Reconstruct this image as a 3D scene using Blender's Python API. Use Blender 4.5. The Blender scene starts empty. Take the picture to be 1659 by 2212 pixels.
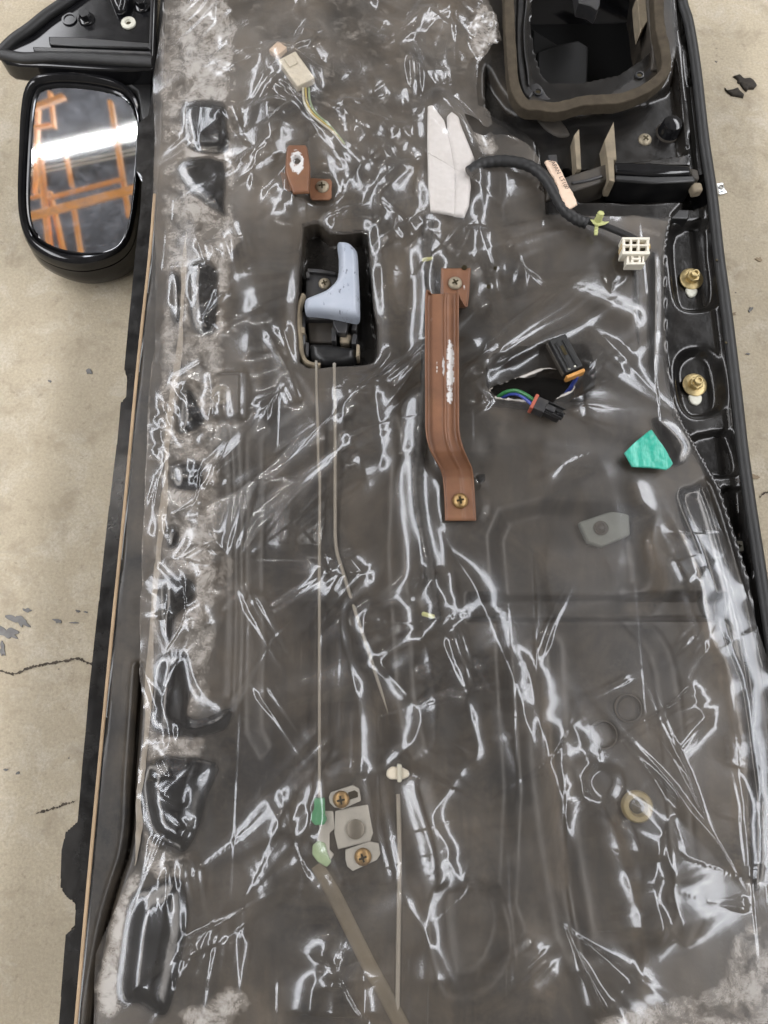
import bpy, math, random
import numpy as np
from mathutils import Vector, Matrix, Euler

random.seed(4)
scene = bpy.context.scene
COL = scene.collection

# ------------------------------------------------------------------ camera
CAM_H, TILT, FPX = 0.75, math.radians(14.0), 1661.0
cd = bpy.data.cameras.new('camera')
cam = bpy.data.objects.new('camera', cd)
COL.objects.link(cam)
cam.location = (0, 0, CAM_H)
cam.rotation_euler = (TILT, 0, 0)
cd.sensor_fit = 'VERTICAL'
cd.sensor_height = 36.0
cd.sensor_width = 27.0
cd.lens = 36.0 * FPX / 2212.0
cd.clip_start = 0.02
cd.clip_end = 200
scene.camera = cam
scene.render.resolution_x, scene.render.resolution_y = 768, 1024

# ------------------------------------------------------------------ world and exposure
world = bpy.data.worlds.new('World')
scene.world = world
world.use_nodes = True
bg = world.node_tree.nodes['Background']
bg.inputs[0].default_value = (1.0, 0.95, 0.88, 1)
bg.inputs[1].default_value = 0.20
vs = scene.view_settings
vs.view_transform = 'Standard'
vs.look = 'None'
vs.exposure = 0.15
vs.gamma = 1.0
scene.render.engine = 'CYCLES'
scene.cycles.max_bounces = 7
scene.cycles.transparent_max_bounces = 12
scene.cycles.caustics_reflective = False
scene.cycles.caustics_refractive = False

FLOOR_Z = -0.13
LAMP_Z = 2.35
LAMP_L = 28.0
SHEEN_L = 7.8  # glow of the wide panels added for sheen
MIRROR_N = Vector((0.085, -0.28, 1.0)).normalized()
# ceiling tubes, each under a wide added sheen panel: (centre x, centre y, length, angle from x axis)
TUBES = [(-2.15, 1.0, 7.0, 88), (2.25, 0.9, 7.0, 91)]

# ------------------------------------------------------------------ pixel <-> plane helpers (display pixels of a 1659 x 2212 view)
_c, _s = math.cos(TILT), math.sin(TILT)
def P(u, v, z=0.0):
    x = (u - 829.5) / FPX
    y = -(v - 1106.0) / FPX
    dy = y * _c + _s
    dz = y * _s - _c
    t = (z - CAM_H) / dz
    return Vector((x * t, dy * t, z))
def UV(x, y, z):
    """world -> display pixel (numpy ok)"""
    zz = z - CAM_H
    yc = y * _c + zz * _s
    zc = -y * _s + zz * _c
    return 829.5 + FPX * x / -zc, 1106.0 - FPX * yc / -zc
def PX(u, v, z=0.0):
    """metres per display pixel near there"""
    return (P(u + 1, v, z) - P(u, v, z)).length
def W2(px, z=0.0):
    return np.array([[P(a, b, z).x, P(a, b, z).y] for a, b in px])
def smooth_px(pts, n=6, closed=False):
    pts = [np.array(p, float) for p in pts]
    m = len(pts)
    out = []
    rng = range(m if closed else m - 1)
    for i in rng:
        p1, p2 = pts[i], pts[(i + 1) % m]
        p0 = pts[i - 1] if (closed or i > 0) else 2 * p1 - p2
        p3 = pts[(i + 2) % m] if (closed or i + 2 < m) else 2 * p2 - p1
        for k in range(n):
            t = k / n
            out.append(0.5 * ((2 * p1) + (p2 - p0) * t + (2 * p0 - 5 * p1 + 4 * p2 - p3) * t * t
                              + (3 * p1 - p0 - 3 * p2 + p3) * t ** 3))
    if not closed:
        out.append(pts[-1])
    return [tuple(p) for p in out]

# ------------------------------------------------------------------ noise, distance fields
_tab = np.random.RandomState(7).rand(512, 512)
def vnoise(x, y, seed=0):
    x = x + seed * 37.17; y = y + seed * 11.71
    xi = np.floor(x).astype(int); yi = np.floor(y).astype(int)
    fx = x - xi; fy = y - yi
    fx = fx * fx * fx * (fx * (fx * 6 - 15) + 10); fy = fy * fy * fy * (fy * (fy * 6 - 15) + 10)
    a = _tab[xi % 512, yi % 512]; b = _tab[(xi + 1) % 512, yi % 512]
    c = _tab[xi % 512, (yi + 1) % 512]; d = _tab[(xi + 1) % 512, (yi + 1) % 512]
    return (a * (1 - fx) + b * fx) * (1 - fy) + (c * (1 - fx) + d * fx) * fy
def fbm(x, y, seed=0, o=4):
    r = 0; a = 0.5
    for i in range(o):
        r = r + a * vnoise(x * 2 ** i, y * 2 ** i, seed + i); a *= 0.5
    return r
def ridged(x, y, seed=0, o=2):
    r = 0; a = 0.6
    for i in range(o):
        r = r + a * (1 - np.abs(2 * vnoise(x * 2.1 ** i, y * 2.1 ** i, seed + i) - 1)); a *= 0.45
    return r
def sstep(a, b, x):
    t = np.clip((x - a) / (b - a), 0, 1)
    return t * t * (3 - 2 * t)
def sdf(px, py, poly):
    """signed distance to polygon, negative inside"""
    poly = np.asarray(poly, float)
    n = len(poly)
    d2 = np.full(px.shape, 1e9)
    ins = np.zeros(px.shape, bool)
    for i in range(n):
        ax, ay = poly[i]; bx, by = poly[(i + 1) % n]
        ex, ey = bx - ax, by - ay
        L = ex * ex + ey * ey
        if L < 1e-14:
            continue
        wx, wy = px - ax, py - ay
        t = np.clip((wx * ex + wy * ey) / L, 0, 1)
        d2 = np.minimum(d2, (wx - t * ex) ** 2 + (wy - t * ey) ** 2)
        if abs(ey) > 1e-12:
            c = (ay > py) != (by > py)
            ins ^= c & (px < ex * (py - ay) / ey + ax)
    d = np.sqrt(d2)
    return np.where(ins, -d, d)
def line_dist(px, py, pl, side=False):
    """distance to polyline and normalised position along it"""
    pl = np.asarray(pl, float)
    seg = np.sqrt(((pl[1:] - pl[:-1]) ** 2).sum(1)); tot = seg.sum() + 1e-12
    best = np.full(px.shape, 1e9); tt = np.zeros(px.shape); acc = 0; sd = np.ones(px.shape)
    for i in range(len(pl) - 1):
        ax, ay = pl[i]; ex, ey = pl[i + 1] - pl[i]
        L = ex * ex + ey * ey + 1e-14
        t = np.clip(((px - ax) * ex + (py - ay) * ey) / L, 0, 1)
        d = (px - ax - t * ex) ** 2 + (py - ay - t * ey) ** 2
        m = d < best
        best = np.where(m, d, best); tt = np.where(m, (acc + t * seg[i]) / tot, tt)
        if side: sd = np.where(m, np.sign(ex * (py - ay) - ey * (px - ax)), sd)
        acc += seg[i]
    return (np.sqrt(best), tt, sd) if side else (np.sqrt(best), tt)
def local(X, Y, poly, pad):
    """index window of a grid around a polygon"""
    poly = np.asarray(poly)
    x0, y0 = poly.min(0) - pad; x1, y1 = poly.max(0) + pad
    i = np.where((X[0] >= x0) & (X[0] <= x1))[0]; j = np.where((Y[:, 0] >= y0) & (Y[:, 0] <= y1))[0]
    if len(i) == 0 or len(j) == 0:
        return None
    return slice(j[0], j[-1] + 1), slice(i[0], i[-1] + 1)

# ------------------------------------------------------------------ materials
def new_mat(name):
    m = bpy.data.materials.new(name); m.use_nodes = True
    nt = m.node_tree; nt.nodes.clear()
    out = nt.nodes.new('ShaderNodeOutputMaterial')
    return m, nt, out
def nn(nt, t, **kw):
    n = nt.nodes.new(t)
    for k, v in kw.items():
        setattr(n, k, v)
    return n
def ramp(nt, fac, a, b, ca=(0, 0, 0, 1), cb=(1, 1, 1, 1)):
    r = nn(nt, 'ShaderNodeValToRGB')
    r.color_ramp.elements[0].position = a; r.color_ramp.elements[1].position = b
    r.color_ramp.elements[0].color = ca; r.color_ramp.elements[1].color = cb
    nt.links.new(fac, r.inputs[0])
    return r.outputs[0]
def noise(nt, scale, detail=4, rough=0.55, vec=None, dist=0.0):
    n = nn(nt, 'ShaderNodeTexNoise')
    n.inputs['Scale'].default_value = scale; n.inputs['Detail'].default_value = detail
    n.inputs['Roughness'].default_value = rough; n.inputs['Distortion'].default_value = dist
    if vec is None:
        vec = nn(nt, 'ShaderNodeTexCoord').outputs['Object']
    nt.links.new(vec, n.inputs['Vector'])
    return n.outputs['Fac']
def mixc(nt, fac, a, b):
    m = nn(nt, 'ShaderNodeMix', data_type='RGBA')
    for s, v in ((m.inputs[0], fac), (m.inputs[6], a), (m.inputs[7], b)):
        if isinstance(v, (tuple, list)):
            s.default_value = tuple(v) + (1,) if len(v) == 3 else v
        elif isinstance(v, (int, float)):
            s.default_value = v
        else:
            nt.links.new(v, s)
    return m.outputs[2]
def math_n(nt, op, a, b=None, clamp=False):
    m = nn(nt, 'ShaderNodeMath', operation=op, use_clamp=clamp)
    for s, v in ((m.inputs[0], a), (m.inputs[1], b)):
        if v is None: continue
        if isinstance(v, (int, float)): s.default_value = v
        else: nt.links.new(v, s)
    return m.outputs[0]
def simple(name, col, rough=0.5, metal=0.0, var=0.25, scale=60, bump=0.0, bscale=300, dust=0.0,
           dustcol=(0.20, 0.17, 0.13), dscale=25, coat=0.0, spec=0.5):
    m, nt, out = new_mat(name)
    p = nn(nt, 'ShaderNodeBsdfPrincipled')
    n = noise(nt, scale, 5, 0.6)
    dark = tuple(c * (1 - var) for c in col); lite = tuple(min(1, c * (1 + var)) for c in col)
    c = mixc(nt, ramp(nt, n, 0.3, 0.7), dark, lite)
    r = rough
    if dust > 0:
        d = ramp(nt, noise(nt, dscale, 6, 0.65), 0.5 - dust * 0.3, 0.85)
        d = math_n(nt, 'MULTIPLY', d, dust)
        c = mixc(nt, d, c, dustcol)
        rr = math_n(nt, 'ADD', math_n(nt, 'MULTIPLY', d, 0.5), rough, True)
        nt.links.new(rr, p.inputs['Roughness'])
    else:
        rr = math_n(nt, 'ADD', math_n(nt, 'MULTIPLY', n, 0.2), rough - 0.1, True)
        nt.links.new(rr, p.inputs['Roughness'])
    nt.links.new(c, p.inputs['Base Color'])
    p.inputs['Metallic'].default_value = metal
    p.inputs['Coat Weight'].default_value = coat
    p.inputs['Specular IOR Level'].default_value = spec
    if bump > 0:
        b = nn(nt, 'ShaderNodeBump'); b.inputs['Strength'].default_value = bump; b.inputs['Distance'].default_value = 0.001
        nt.links.new(noise(nt, bscale, 4, 0.6), b.inputs['Height']); nt.links.new(b.outputs[0], p.inputs['Normal'])
    nt.links.new(p.outputs[0], out.inputs[0])
    return m

# ------------------------------------------------------------------ object helpers
def tag(o, label, cat, group=None):
    o['label'] = label; o['category'] = cat
    if group: o['group'] = group
    return o
def empty(name, loc):
    o = bpy.data.objects.new(name, None); COL.objects.link(o); o.location = loc
    o.empty_display_size = 0.05
    return o
WORLD_LOC = {}
def world_loc(o):
    v = Vector(o.location)
    return v if o.parent is None else WORLD_LOC[o.name]
def link(o, parent=None):
    COL.objects.link(o)
    WORLD_LOC[o.name] = Vector(o.location)
    if parent is not None:
        o.parent = parent
        o.matrix_parent_inverse = Matrix.Translation(-WORLD_LOC.get(parent.name, Vector(parent.location)))
    return o
def part_empty(name, loc, parent):
    o = bpy.data.objects.new(name, None); o.location = loc; o.empty_display_size = 0.02
    return link(o, parent)
class MB:
    def __init__(s):
        s.v = []; s.f = []; s.m = []
    def add(s, vs, fs, mi=0):
        k = len(s.v); s.v += [tuple(a) for a in vs]; s.f += [tuple(i + k for i in f) for f in fs]; s.m += [mi] * len(fs)
        return s
    def box(s, c, size, rz=0, mi=0, rot=None):
        M = Matrix.Translation(Vector(c)) @ (rot if rot is not None else Matrix.Rotation(rz, 4, 'Z'))
        hx, hy, hz = [a / 2 for a in size]
        vs = [M @ Vector((x, y, z)) for z in (-hz, hz) for y in (-hy, hy) for x in (-hx, hx)]
        return s.add(vs, [(0, 2, 3, 1), (4, 5, 7, 6), (0, 1, 5, 4), (2, 6, 7, 3), (0, 4, 6, 2), (1, 3, 7, 5)], mi)
    def prism(s, xy, z0, z1, mi=0):
        """xy world polygon (counter clockwise or not); z1 may be a list"""
        xy = [tuple(p) for p in xy]
        a = sum(xy[i][0] * xy[(i + 1) % len(xy)][1] - xy[(i + 1) % len(xy)][0] * xy[i][1] for i in range(len(xy)))
        if a < 0: xy = xy[::-1]
        n = len(xy)
        vs = [(x, y, z0) for x, y in xy] + [(x, y, z1) for x, y in xy]
        fs = [tuple(range(n - 1, -1, -1)), tuple(range(n, 2 * n))] + [(i, (i + 1) % n, n + (i + 1) % n, n + i) for i in range(n)]
        return s.add(vs, fs, mi)
    def tube(s, pts, r, seg=8, mi=0, cap=True, flat=1.0):
        pts = [Vector(p) for p in pts]; n = len(pts)
        rs = r if isinstance(r, (list, tuple)) else [r] * n
        vs = []; fs = []; up = Vector((0, 0, 1))
        for i, p in enumerate(pts):
            t = (pts[min(i + 1, n - 1)] - pts[max(i - 1, 0)]).normalized()
            a = t.cross(up)
            a = a.normalized() if a.length > 1e-4 else Vector((1, 0, 0))
            b = a.cross(t).normalized()
            for k in range(seg):
                an = 2 * math.pi * k / seg
                vs.append(p + a * math.cos(an) * rs[i] + b * math.sin(an) * rs[i] * flat)
        for i in range(n - 1):
            for k in range(seg):
                fs.append((i * seg + k, i * seg + (k + 1) % seg, (i + 1) * seg + (k + 1) % seg, (i + 1) * seg + k))
        if cap:
            fs.append(tuple(range(seg - 1, -1, -1))); fs.append(tuple((n - 1) * seg + k for k in range(seg)))
        return s.add(vs, fs, mi)
    def lathe(s, c, prof, seg=24, mi=0, rot=None):
        c = Vector(c); vs = []; fs = []
        R = rot if rot is not None else Matrix.Identity(3)
        for r, z in prof:
            for k in range(seg):
                an = 2 * math.pi * k / seg
                vs.append(c + R @ Vector((r * math.cos(an), r * math.sin(an), z)))
        n = len(prof)
        for i in range(n - 1):
            for k in range(seg):
                fs.append((i * seg + k, i * seg + (k + 1) % seg, (i + 1) * seg + (k + 1) % seg, (i + 1) * seg + k))
        fs.append(tuple((n - 1) * seg + k for k in range(seg)))
        return s.add(vs, fs, mi)
    def build(s, name, mats, parent=None, bevel=0.0, smooth=True, seg=2, loc=None):
        me = bpy.data.meshes.new(name); me.from_pydata(s.v, [], s.f)
        if not isinstance(mats, (list, tuple)): mats = [mats]
        for m in mats: me.materials.append(m)
        me.polygons.foreach_set('material_index', s.m)
        me.polygons.foreach_set('use_smooth', [smooth] * len(s.f))
        if smooth:
            try: me.set_sharp_from_angle(angle=math.radians(40))
            except Exception: pass
        me.update()
        o = bpy.data.objects.new(name, me)
        if loc is not None: o.location = loc
        if bevel > 0:
            b = o.modifiers.new('bevel', 'BEVEL'); b.width = bevel; b.segments = seg; b.limit_method = 'ANGLE'; b.angle_limit = math.radians(40)
        return link(o, parent)

def grid_mesh(name, outer, holes, cell, zfun, mat, parent=None, skirt=None, attrs=None, loc=None):
    """fine grid cut to an outline (vertices at the rim are pulled onto it), z = zfun(X, Y, D)"""
    outer = np.asarray(outer)
    x0, y0 = outer.min(0) - 2 * cell; x1, y1 = outer.max(0) + 2 * cell
    xs = np.arange(x0, x1, cell); ys = np.arange(y0, y1, cell)
    X, Y = np.meshgrid(xs, ys)
    D = sdf(X, Y, outer)
    for h in holes:
        h = np.asarray(h)
        w = local(X, Y, h, 6 * cell)
        if w is None: continue
        D[w] = np.maximum(D[w], -sdf(X[w], Y[w], h))
    gy, gx = np.gradient(D, cell)
    gl = np.sqrt(gx * gx + gy * gy) + 1e-9
    mv = (D > 0) & (D < 1.3 * cell)
    X = np.where(mv, X - D * gx / gl, X); Y = np.where(mv, Y - D * gy / gl, Y)
    ok = D <= 0.8 * cell
    q = ok[:-1, :-1] & ok[1:, :-1] & ok[:-1, 1:] & ok[1:, 1:]
    Z = zfun(X, Y, np.minimum(D, 0))
    ny, nx = X.shape
    idx = np.arange(ny * nx).reshape(ny, nx)
    F = np.stack([idx[:-1, :-1][q], idx[:-1, 1:][q], idx[1:, 1:][q], idx[1:, :-1][q]], 1)
    used = np.zeros(ny * nx, bool); used[F.ravel()] = True
    remap = np.cumsum(used) - 1
    V = np.stack([X.ravel(), Y.ravel(), Z.ravel()], 1)[used]
    F = remap[F]
    if skirt is not None:
        e = np.concatenate([F[:, [0, 1]], F[:, [1, 2]], F[:, [2, 3]], F[:, [3, 0]]])
        key = np.sort(e, 1); kk = key[:, 0].astype(np.int64) * (len(V) + 1) + key[:, 1]
        _, inv, cnt = np.unique(kk, return_inverse=True, return_counts=True)
        be = e[cnt[inv] == 1]
        bv = np.unique(be); mp = {int(a): len(V) + i for i, a in enumerate(bv)}
        low = V[bv].copy(); low[:, 2] = skirt if not callable(skirt) else skirt(low)
        V = np.concatenate([V, low])
        sk = np.array([[b, a, mp[int(a)], mp[int(b)]] for a, b in be])
        F = np.concatenate([F, sk])
    me = bpy.data.meshes.new(name)
    me.vertices.add(len(V)); me.vertices.foreach_set('co', V.astype(np.float32).ravel())
    me.loops.add(F.size); me.loops.foreach_set('vertex_index', F.astype(np.int32).ravel())
    me.polygons.add(len(F)); me.polygons.foreach_set('loop_start', np.arange(0, F.size, 4, dtype=np.int32))
    me.polygons.foreach_set('use_smooth', np.ones(len(F), bool))
    me.materials.append(mat)
    me.update(calc_edges=True)
    if skirt is not None:
        try: me.set_sharp_from_angle(angle=math.radians(50))
        except Exception: pass
    for an, fn in (attrs or {}).items():
        A = fn(X, Y).ravel()[used]
        if len(V) > len(A):
            A = np.concatenate([A, np.zeros(len(V) - len(A))])
        at = me.attributes.new(an, 'FLOAT', 'POINT'); at.data.foreach_set('value', A.astype(np.float32))
    o = bpy.data.objects.new(name, me)
    return link(o, parent)
def pillow(name, px, z0, h, R, mat, parent, cell=0.0012, zbase=None, n=4, tilt=None, holes=(), rnd=0.0, attrs=None):
    """rounded cushion over an outline given in pixels at height z0+h; tilt adds z per metre (x, y)"""
    zt = z0 + h
    pts = W2(smooth_px(px, n, True) if n > 1 else px, zt)
    cx, cy = pts.mean(0)
    def zf(X, Y, D):
        s = np.clip(-D / R, 0, 1)
        z = z0 + h * np.sqrt(np.clip(1 - (1 - s) ** 2, 0, 1))
        if tilt: z = z + tilt[0] * (X - cx) + tilt[1] * (Y - cy)
        if rnd: z = z + rnd * (fbm(X * 120, Y * 120, 3) - 0.5)
        return z
    return grid_mesh(name, pts, [W2(hh, zt) for hh in holes], cell, zf, mat, parent,
                     skirt=(zbase if zbase is not None else z0 - 0.002), attrs=attrs)
def slab(name, px, z0, z1, mat, parent, bevel=0.001, n=1, closed=True):
    pts = W2(smooth_px(px, n, True) if n > 1 else px, z1)
    return MB().prism(pts, z0, z1).build(name, mat, parent, bevel)
def path3(pts, n=6):
    """(u, v, z) list -> smooth list of world points"""
    s = smooth_px(pts, n)
    return [P(a, b, c) for a, b, c in s]

# ------------------------------------------------------------------ materials of the place
M = {}
M['black'] = simple('black_paint', (0.009, 0.009, 0.010), 0.22, var=0.3, dust=0.2, dustcol=(0.07, 0.06, 0.045), dscale=18)
M['black_plastic'] = simple('black_plastic', (0.009, 0.009, 0.0095), 0.36, var=0.3, dust=0.16, dustcol=(0.06, 0.055, 0.045), dscale=60)
M['gloss_black'] = simple('gloss_black', (0.008, 0.008, 0.009), 0.10, var=0.2, dust=0.12, dustcol=(0.08, 0.075, 0.07), dscale=40)
M['void'] = simple('cavity_shade_black', (0.003, 0.003, 0.003), 0.8, var=0.3, spec=0.15)  # near-black puts the shade of the deep speaker opening into the colour
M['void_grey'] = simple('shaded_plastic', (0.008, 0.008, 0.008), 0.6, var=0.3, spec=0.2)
M['rubber'] = simple('black_rubber', (0.012, 0.012, 0.0125), 0.5, var=0.35, bump=0.2, bscale=700, dust=0.22, dustcol=(0.05, 0.047, 0.04), dscale=50)
M['grey_plastic'] = simple('grey_plastic', (0.026, 0.026, 0.028), 0.36, var=0.3, dust=0.25, dustcol=(0.14, 0.125, 0.10), dscale=90)
M['dusty_plastic'] = simple('dusty_plastic', (0.034, 0.029, 0.024), 0.55, var=0.3, dust=0.5, dustcol=(0.11, 0.09, 0.065), dscale=50)
M['tan_dust'] = simple('dusty_edge', (0.20, 0.165, 0.115), 0.8, var=0.3, dust=0.5, dustcol=(0.30, 0.25, 0.18), dscale=80)
M['foam'] = simple('brown_foam', (0.062, 0.050, 0.036), 0.95, var=0.3, scale=90, bump=0.6, bscale=900, dust=0.5, dustcol=(0.095, 0.08, 0.057), dscale=30, spec=0.2)
M['seal'] = simple('beige_sealant', (0.26, 0.235, 0.20), 0.7, var=0.2, scale=80, bump=0.4, bscale=200, dust=0.4, dustcol=(0.25, 0.19, 0.12), dscale=120)
M['tan_glint'] = simple('tan_edge_glint', (0.36, 0.255, 0.155), 0.4, var=0.2, scale=20, dust=0.2, dustcol=(0.35, 0.25, 0.16), dscale=150)  # tan colour imitates a warm reflection on the black painted edge
M['gold'] = simple('zinc_yellow_metal', (0.44, 0.35, 0.18), 0.42, metal=0.85, var=0.25, scale=200, dust=0.3, dustcol=(0.35, 0.27, 0.14), dscale=200)
M['brass'] = simple('aged_brass', (0.34, 0.225, 0.10), 0.4, metal=0.85, var=0.3, scale=250, dust=0.35, dustcol=(0.22, 0.15, 0.07), dscale=200)
M['grey_screw'] = simple('dull_screw', (0.30, 0.26, 0.19), 0.5, metal=0.6, var=0.3, scale=250, dust=0.4, dustcol=(0.24, 0.2, 0.14), dscale=250)
M['slot'] = simple('slot_shadow', (0.05, 0.04, 0.02), 0.4, metal=0.7, var=0.3)
M['steel'] = simple('galvanised_steel', (0.40, 0.39, 0.36), 0.45, metal=0.25, var=0.12, scale=60, dust=0.3, dustcol=(0.3, 0.27, 0.22), dscale=60)
M['bright_steel'] = simple('bright_steel', (0.6, 0.62, 0.63), 0.25, metal=1.0, var=0.1)
M['rod'] = simple('dull_rod', (0.16, 0.145, 0.12), 0.4, metal=0.3, var=0.2, scale=40)
M['green_clip'] = simple('green_plastic', (0.05, 0.22, 0.10), 0.4, var=0.15)
M['pale_green'] = simple('pale_green_plastic', (0.25, 0.34, 0.20), 0.5, var=0.15)
M['lime_clip'] = simple('lime_plastic', (0.50, 0.52, 0.22), 0.5, var=0.15, dust=0.2, dustcol=(0.4, 0.36, 0.2), dscale=200)
M['white_plastic'] = simple('white_plastic', (0.70, 0.66, 0.56), 0.4, var=0.08, dust=0.25, dustcol=(0.5, 0.42, 0.3), dscale=150)
M['washer'] = simple('nylon_washer', (0.55, 0.54, 0.46), 0.5, var=0.06)
M['yellow'] = simple('amber_plastic', (0.60, 0.38, 0.06), 0.4, var=0.1)
M['orange_seal'] = simple('orange_seal', (0.50, 0.24, 0.06), 0.5, var=0.15)
M['red_seal'] = simple('red_seal', (0.36, 0.085, 0.05), 0.5, var=0.15)
M['wire_green'] = simple('green_wire', (0.03, 0.16, 0.05), 0.35, var=0.1)
M['wire_blue'] = simple('blue_wire', (0.05, 0.08, 0.36), 0.35, var=0.1)
M['wire_yellow'] = simple('yellow_wire', (0.45, 0.36, 0.10), 0.4, var=0.1)
M['paper'] = simple('paper_tag', (0.72, 0.55, 0.42), 0.8, var=0.07, scale=120, bump=0.3, bscale=150, dust=0.3, dustcol=(0.40, 0.28, 0.2), dscale=120)
M['ink'] = simple('tag_ink', (0.10, 0.06, 0.05), 0.8, var=0.2)
M['white_foam'] = simple('white_pad', (0.76, 0.76, 0.79), 0.55, var=0.06, scale=40, bump=0.3, bscale=120, dust=0.2, dustcol=(0.42, 0.4, 0.36), dscale=50)
M['yellow_ring'] = simple('yellowed_ring', (0.22, 0.18, 0.09), 0.6, var=0.15)
M['grey_pad'] = simple('grey_pad', (0.125, 0.135, 0.125), 0.7, var=0.12)
M['debris'] = simple('dark_flake', (0.03, 0.024, 0.018), 0.8, var=0.4, scale=300, bump=0.6, bscale=500)
M['wood'] = simple('rack_timber', (0.80, 0.37, 0.095), 0.6, var=0.2, scale=12)
M['rail'] = simple('grey_conduit', (0.5, 0.5, 0.47), 0.4, var=0.1)
M['cardboard'] = simple('pale_box', (0.8, 0.6, 0.5), 0.8, var=0.1)
M['dark_cloth'] = simple('dark_sheet', (0.02, 0.022, 0.028), 0.9, var=0.2)

# lever: pale blue-white plastic with dark scuffs
def m_lever():
    m, nt, out = new_mat('pale_blue_lever')
    p = nn(nt, 'ShaderNodeBsdfPrincipled')
    base = mixc(nt, ramp(nt, noise(nt, 30, 3), 0.3, 0.7), (0.31, 0.345, 0.41), (0.39, 0.42, 0.48))
    mp = nn(nt, 'ShaderNodeMapping'); mp.inputs['Scale'].default_value = (2.2, 1, 1); mp.inputs['Rotation'].default_value = (0, 0, 0.6)
    nt.links.new(nn(nt, 'ShaderNodeTexCoord').outputs['Object'], mp.inputs[0])
    sc = ramp(nt, noise(nt, 70, 5, 0.7, mp.outputs[0]), 0.60, 0.66)
    c = mixc(nt, math_n(nt, 'MULTIPLY', sc, 0.8), base, (0.07, 0.075, 0.09))
    nt.links.new(c, p.inputs['Base Color']); p.inputs['Roughness'].default_value = 0.38
    nt.links.new(p.outputs[0], out.inputs[0]); return m
M['lever'] = m_lever()

# copper-brown primer with bare chips at places given by an attribute
def m_copper():
    m, nt, out = new_mat('copper_brown_primer')
    p = nn(nt, 'ShaderNodeBsdfPrincipled')
    c = mixc(nt, ramp(nt, noise(nt, 45, 5), 0.3, 0.75), (0.140, 0.062, 0.032), (0.205, 0.092, 0.045))
    c = mixc(nt, math_n(nt, 'MULTIPLY', ramp(nt, noise(nt, 18, 5, 0.7), 0.55, 0.8), 0.5), c, (0.16, 0.085, 0.035))
    at = nn(nt, 'ShaderNodeAttribute', attribute_name='wear')
    w = math_n(nt, 'ADD', at.outputs['Fac'], math_n(nt, 'MULTIPLY', noise(nt, 260, 5, 0.75), 0.9))
    w = ramp(nt, w, 0.92, 0.96)
    c = mixc(nt, w, c, (0.56, 0.55, 0.54))
    nt.links.new(c, p.inputs['Base Color'])
    p.inputs['Roughness'].default_value = 0.5
    b = nn(nt, 'ShaderNodeBump'); b.inputs['Strength'].default_value = 0.15; b.inputs['Distance'].default_value = 0.0006
    nt.links.new(noise(nt, 500, 3), b.inputs['Height']); nt.links.new(b.outputs[0], p.inputs['Normal'])
    nt.links.new(p.outputs[0], out.inputs[0]); return m
M['copper'] = m_copper()

# green film tape with pale stress lines
def m_tape():
    m, nt, out = new_mat('green_tape')
    p = nn(nt, 'ShaderNodeBsdfPrincipled')
    mp = nn(nt, 'ShaderNodeMapping'); mp.inputs['Scale'].default_value = (7, 1.0, 1); mp.inputs['Rotation'].default_value = (0, 0, -0.35)
    nt.links.new(nn(nt, 'ShaderNodeTexCoord').outputs['Object'], mp.inputs[0])
    f = ramp(nt, noise(nt, 26, 4, 0.6, mp.outputs[0]), 0.42, 0.72)
    c = mixc(nt, f, (0.028, 0.34, 0.245), (0.13, 0.52, 0.41))
    nt.links.new(c, p.inputs['Base Color']); p.inputs['Roughness'].default_value = 0.35
    b = nn(nt, 'ShaderNodeBump'); b.inputs['Strength'].default_value = 0.4; b.inputs['Distance'].default_value = 0.001
    nt.links.new(f, b.inputs['Height']); nt.links.new(b.outputs[0], p.inputs['Normal'])
    nt.links.new(p.outputs[0], out.inputs[0]); return m
M['tape'] = m_tape()

# concrete
def m_floor():
    m, nt, out = new_mat('worn_concrete')
    p = nn(nt, 'ShaderNodeBsdfPrincipled')
    c = mixc(nt, ramp(nt, noise(nt, 4.5, 6, 0.6), 0.3, 0.7), (0.415, 0.352, 0.250), (0.54, 0.465, 0.340))
    c = mixc(nt, math_n(nt, 'MULTIPLY', ramp(nt, noise(nt, 26, 6, 0.65, dist=0.6), 0.50, 0.70), 0.7), c, (0.58, 0.525, 0.43))
    c = mixc(nt, math_n(nt, 'MULTIPLY', ramp(nt, noise(nt, 17, 7, 0.7, dist=0.4), 0.53, 0.68), 0.6), c, (0.27, 0.22, 0.15))
    c = mixc(nt, math_n(nt, 'MULTIPLY', ramp(nt, noise(nt, 110, 4, 0.7), 0.61, 0.70), 0.5), c, (0.22, 0.18, 0.13))
    c = mixc(nt, math_n(nt, 'MULTIPLY', ramp(nt, noise(nt, 300, 4, 0.7), 0.36, 0.70), 0.55), c, (0.26, 0.225, 0.17))
    c = mixc(nt, ramp(nt, noise(nt, 62, 3, 0.5), 0.755, 0.775), c, (0.10, 0.09, 0.08))
    nt.links.new(c, p.inputs['Base Color'])
    r = math_n(nt, 'ADD', math_n(nt, 'MULTIPLY', noise(nt, 20, 4), 0.35), 0.42)
    nt.links.new(r, p.inputs['Roughness']); p.inputs['Specular IOR Level'].default_value = 0.35
    b = nn(nt, 'ShaderNodeBump'); b.inputs['Strength'].default_value = 0.6; b.inputs['Distance'].default_value = 0.002
    nt.links.new(noise(nt, 160, 6, 0.7), b.inputs['Height']); nt.links.new(b.outputs[0], p.inputs['Normal'])
    nt.links.new(p.outputs[0], out.inputs[0]); return m
M['floor'] = m_floor()
M['stain'] = simple('grey_paint_mark', (0.13, 0.125, 0.12), 0.6, var=0.4, scale=60)
M['stain2'] = simple('brown_mark', (0.25, 0.19, 0.12), 0.7, var=0.3, scale=60)
M['pale_mark'] = simple('pale_mark', (0.56, 0.53, 0.47), 0.7, var=0.1, scale=60)
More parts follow.
